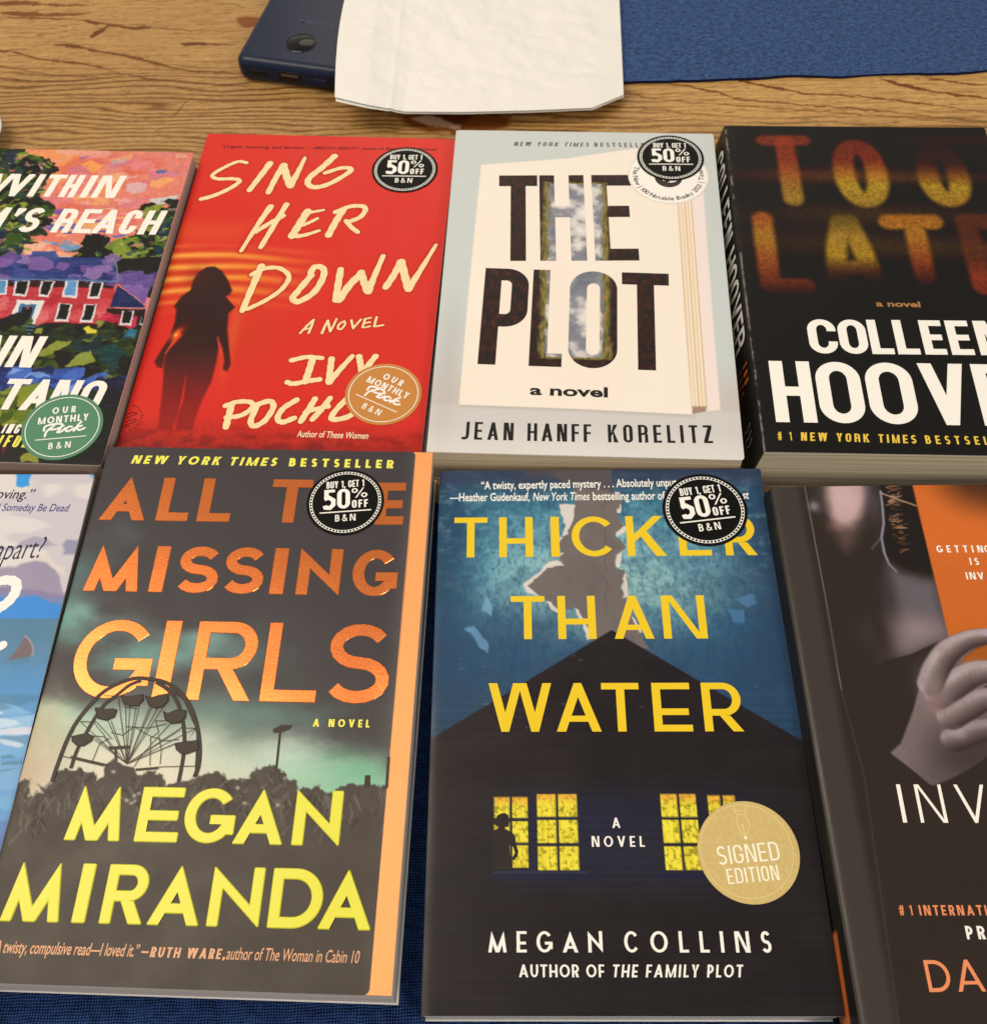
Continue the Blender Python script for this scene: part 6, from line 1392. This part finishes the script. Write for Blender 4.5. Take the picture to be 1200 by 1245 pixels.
# ================================================================== power bank
def rounded_slab(name, w, l, h, r, m, parent, rz=None):
    """slab with rounded plan corners and rolled edges"""
    rings = []; rz = rz or h * .36
    prof = [(0, 0.0, .22), (0, 0, 0)]
    lev = []
    for k in range(7):
        t = math.pi / 2 * k / 6; lev.append((rz * (1 - math.sin(t)), rz * (1 - math.cos(t))))
    zs = [(d, z) for d, z in lev] + [(d, h - z) for d, z in lev[::-1]]
    V, F = [], []; n = 0
    for d, z in zs:
        rr = max(r - d, .6); p = rrect(-w / 2 + d, -l / 2 + d, w / 2 - d, l / 2 - d, [rr] * 4, 8); n = len(p)
        V += [(x * S, y * S, z * S) for x, y in p]
    for j in range(len(zs) - 1):
        for k in range(n): F.append((j * n + k, j * n + (k + 1) % n, (j + 1) * n + (k + 1) % n, (j + 1) * n + k))
    F.append(tuple(range(n))[::-1]); F.append(tuple(range((len(zs) - 1) * n, len(zs) * n)))
    return link_mesh(name, V, F, [m], parent, None, True)
bx, by = -91.0, 600.5
pb = tag(empty('power_bank', (bx, by, 0), math.radians(-14.5)), 'navy power bank with a round black lens, half under the white napkin', 'power bank')
rounded_slab('casing', 66, 140, 15, 7, mat('navy soft plastic', (38, 46, 62), .34, bump=.05), pb, 5.0)
DKP = mat('black port plastic', (8, 8, 10), .4); GLS = mat('black glossy lens', (10, 9, 9), .08)
i_ = [(x, y) for x, y in disc((0, 0), 8.6, 40)]
lens = link_mesh('lens', [(x * S * (1 if k == 0 else .9), y * S * (1 if k == 0 else .9), z * S) for k, z in ((0, 0), (1, .6)) for x, y in disc((0, 0), 8.4, 48)] + [(0, 0, 1.0 * S)], [tuple((j, (j + 1) % 48, 48 + (j + 1) % 48, 48 + j)) for j in range(48)] + [(48 + j, 48 + (j + 1) % 48, 96) for j in range(48)], [GLS], pb, None, True)
lens.location = (1 * S, -49 * S, 14.9 * S)
rim = link_mesh('lens_rim', [(x * r * S, y * r * S, z * S) for r, z in ((1.08, 0), (1.08, .25), (1.0, .25)) for x, y in disc((0, 0), 8.4, 48)], [(r * 48 + j, r * 48 + (j + 1) % 48, (r + 1) * 48 + (j + 1) % 48, (r + 1) * 48 + j) for r in range(2) for j in range(48)], [mat('navy rim', (36, 44, 66), .2)], pb, None, True)
rim.location = lens.location
for nm, x, w, hh, y in (('charging_port', -19, 9.5, 3.2, .25), ('usb_port', 0, 14, 6, .25)):
    box_mesh(nm, x - w / 2, x + w / 2, -70.1 - y, -66, 7.6 - hh / 2, 7.6 + hh / 2, DKP, pb, 0, .4)
box_mesh('port_tongue', -5, 5, -70.5, -67, 7.8, 9.4, mat('grey tongue', (92, 84, 76), .4), pb)
box_mesh('button', 14.5, 22.5, -70.5, -66, 6.0, 8.6, mat('navy soft plastic', (38, 46, 62), .34), pb, 0, .6)
q, w_ = font_polys('MIDOT-L', 0, .01)
link_mesh('lettering', [((x / w_ * 21 - 6) * S, (y * 4.4 - 30.5) * S, 15.04 * S) for t in q for x, y in t], [tuple(range(3 * k, 3 * k + 3)) if len(q[0]) == 3 else tuple(range(k, k)) for k in range(len(q))], [mat('grey print', (74, 80, 94), .5)], pb) if all(len(t) == 3 for t in q) else None

# ================================================================== paper napkin
def napkin():
    bot = smooth_line([(-79.5,498.8,18.6),(-64.7,494.6,17.5),(-51.5,494.4,14),(-41,494.6,11),(-11.1,494.5,10),(25.3,494.4,9.5),(61.8,496,8.5),(69.1,500.4,7.5),(80.6,509.6,6)], 6)
    bot3 = [(-79.5,498.8,18.6),(-62.4,493.2,17.5),(-41.9,494.7,11),(-11.1,494.1,10),(25.3,494.2,9.5),(61.8,496,8.5),(80.6,509.6,6)]
    top3 = [(-71.7,635.6,19.4),(-54.6,635.3,19),(-24.4,638.7,16),(1,649.1,9),(32.3,654.1,5),(63.6,654,4),(89.7,653.2,3.6)]
    def resample(p, n):
        p = np.array(p); d = np.r_[0, np.cumsum(np.linalg.norm(np.diff(p, axis=0), axis=1))]; t = np.linspace(0, d[-1], n)
        return np.stack([np.interp(t, d, p[:, k]) for k in range(3)], -1)
    nx, ny = 150, 130; B = resample(bot3, nx); T = resample(top3, nx)
    s = np.linspace(0, 1, ny)[:, None, None]
    P = T[None] * (1 - s) + B[None] * s
    # left side bulges a little
    u = np.linspace(0, 1, nx)[None, :]; sv = np.linspace(0, 1, ny)[:, None]
    P[..., 0] += -4.0 * np.sin(math.pi * sv) * np.exp(-u * 9)
    X, Y = P[..., 0], P[..., 1]
    # rests on the power bank where it lies over it, sags to the placemat to its right
    r0 = np.array([bx, by]); an = math.radians(-14.5); lx = (X - r0[0]) * math.cos(an) + (Y - r0[1]) * math.sin(an); ly = -(X - r0[0]) * math.sin(an) + (Y - r0[1]) * math.cos(an)
    over = sstep(40, 32, lx) * sstep(-80, -68, ly); P[..., 2] = np.maximum(P[..., 2], 17.0 * over)
    P[..., 2] = np.maximum(P[..., 2], 3.6)
    emb = (fbm(X / 9, Y / 6, 3, 3) - .5) * 2.0 + np.sin(fbm(X / 34, Y / 26, 41, 3) * 22) * .28 * sstep(.12, .3, u) + (fbm(X / 28, Y / 20, 13, 2) - .5) * 4.5 * sstep(0, .2, u)
    seam = np.exp(-((u - .19) / .008) ** 2) * .5
    edge = np.minimum(np.minimum(u, 1 - u) * 8, np.minimum(sv, 1 - sv) * 8); P[..., 2] += np.clip(edge, 0, 1) * emb + .3 + seam
    m = bpy.data.materials.new('embossed tissue'); m.use_nodes = True; nt = m.node_tree; p = nt.nodes['Principled BSDF']; p.inputs['Base Color'].default_value = (.80, .81, .82, 1); p.inputs['Roughness'].default_value = .75; p.inputs['Specular IOR Level'].default_value = .3
    tc = nt.nodes.new('ShaderNodeTexCoord'); n = nt.nodes.new('ShaderNodeTexNoise'); n.inputs['Scale'].default_value = 70; n.inputs['Detail'].default_value = 3; n.inputs['Distortion'].default_value = 1.2
    b = nt.nodes.new('ShaderNodeBump'); b.inputs['Strength'].default_value = .3; b.inputs['Distance'].default_value = .003
    n2 = nt.nodes.new('ShaderNodeTexNoise'); n2.inputs['Scale'].default_value = 1600
    b2 = nt.nodes.new('ShaderNodeBump'); b2.inputs['Strength'].default_value = .15; b2.inputs['Distance'].default_value = .0003
    for q in (n, n2): nt.links.new(tc.outputs['Object'], q.inputs['Vector'])
    nt.links.new(n.outputs['Fac'], b.inputs['Height']); nt.links.new(n2.outputs['Fac'], b2.inputs['Height']); nt.links.new(b.outputs['Normal'], b2.inputs['Normal']); nt.links.new(b2.outputs['Normal'], p.inputs['Normal'])
    c = P.mean((0, 1)); root = tag(empty('paper_napkin', (c[0], c[1], 2.2)), 'white embossed paper napkin draped over the power bank', 'napkin')
    off = np.array([c[0], c[1], 2.2])
    grid_mesh('top_ply', P - off, [m, m], root, None, True, .25, 1)
    P2 = P.copy(); P2[..., 2] -= .9 + .5 * sstep(.5, 1, sv); P2[..., 1] -= 1.6 * sv * sstep(.28, .0, u); P2[..., 0] += .4
    grid_mesh('lower_ply', P2 - off, [m, m], root, None, True, .25, 1)
napkin()

# ================================================================== pale dish at the edge of the table
def dish():
    o = tag(empty('dish', (-289.5, 491, 0)), 'small pale dish standing at the left edge of the photo', 'dish')
    prof = [(0, 1.2), (13, 1.2), (15, 0), (17, 0), (21, 4), (24.5, 9), (25.2, 9.8), (24.0, 9.4), (20, 5), (13, 3), (0, 3)]
    V, F = [], []; n = 48
    for r, z in prof: V += [(r * math.cos(2 * math.pi * k / n) * S, r * math.sin(2 * math.pi * k / n) * S, z * S) for k in range(n)]
    for j in range(len(prof) - 1):
        for k in range(n): F.append((j * n + k, j * n + (k + 1) % n, (j + 1) * n + (k + 1) % n, (j + 1) * n + k))
    link_mesh('bowl', V, F, [mat('off white glaze', (206, 200, 192), .25)], o, None, True)
dish()
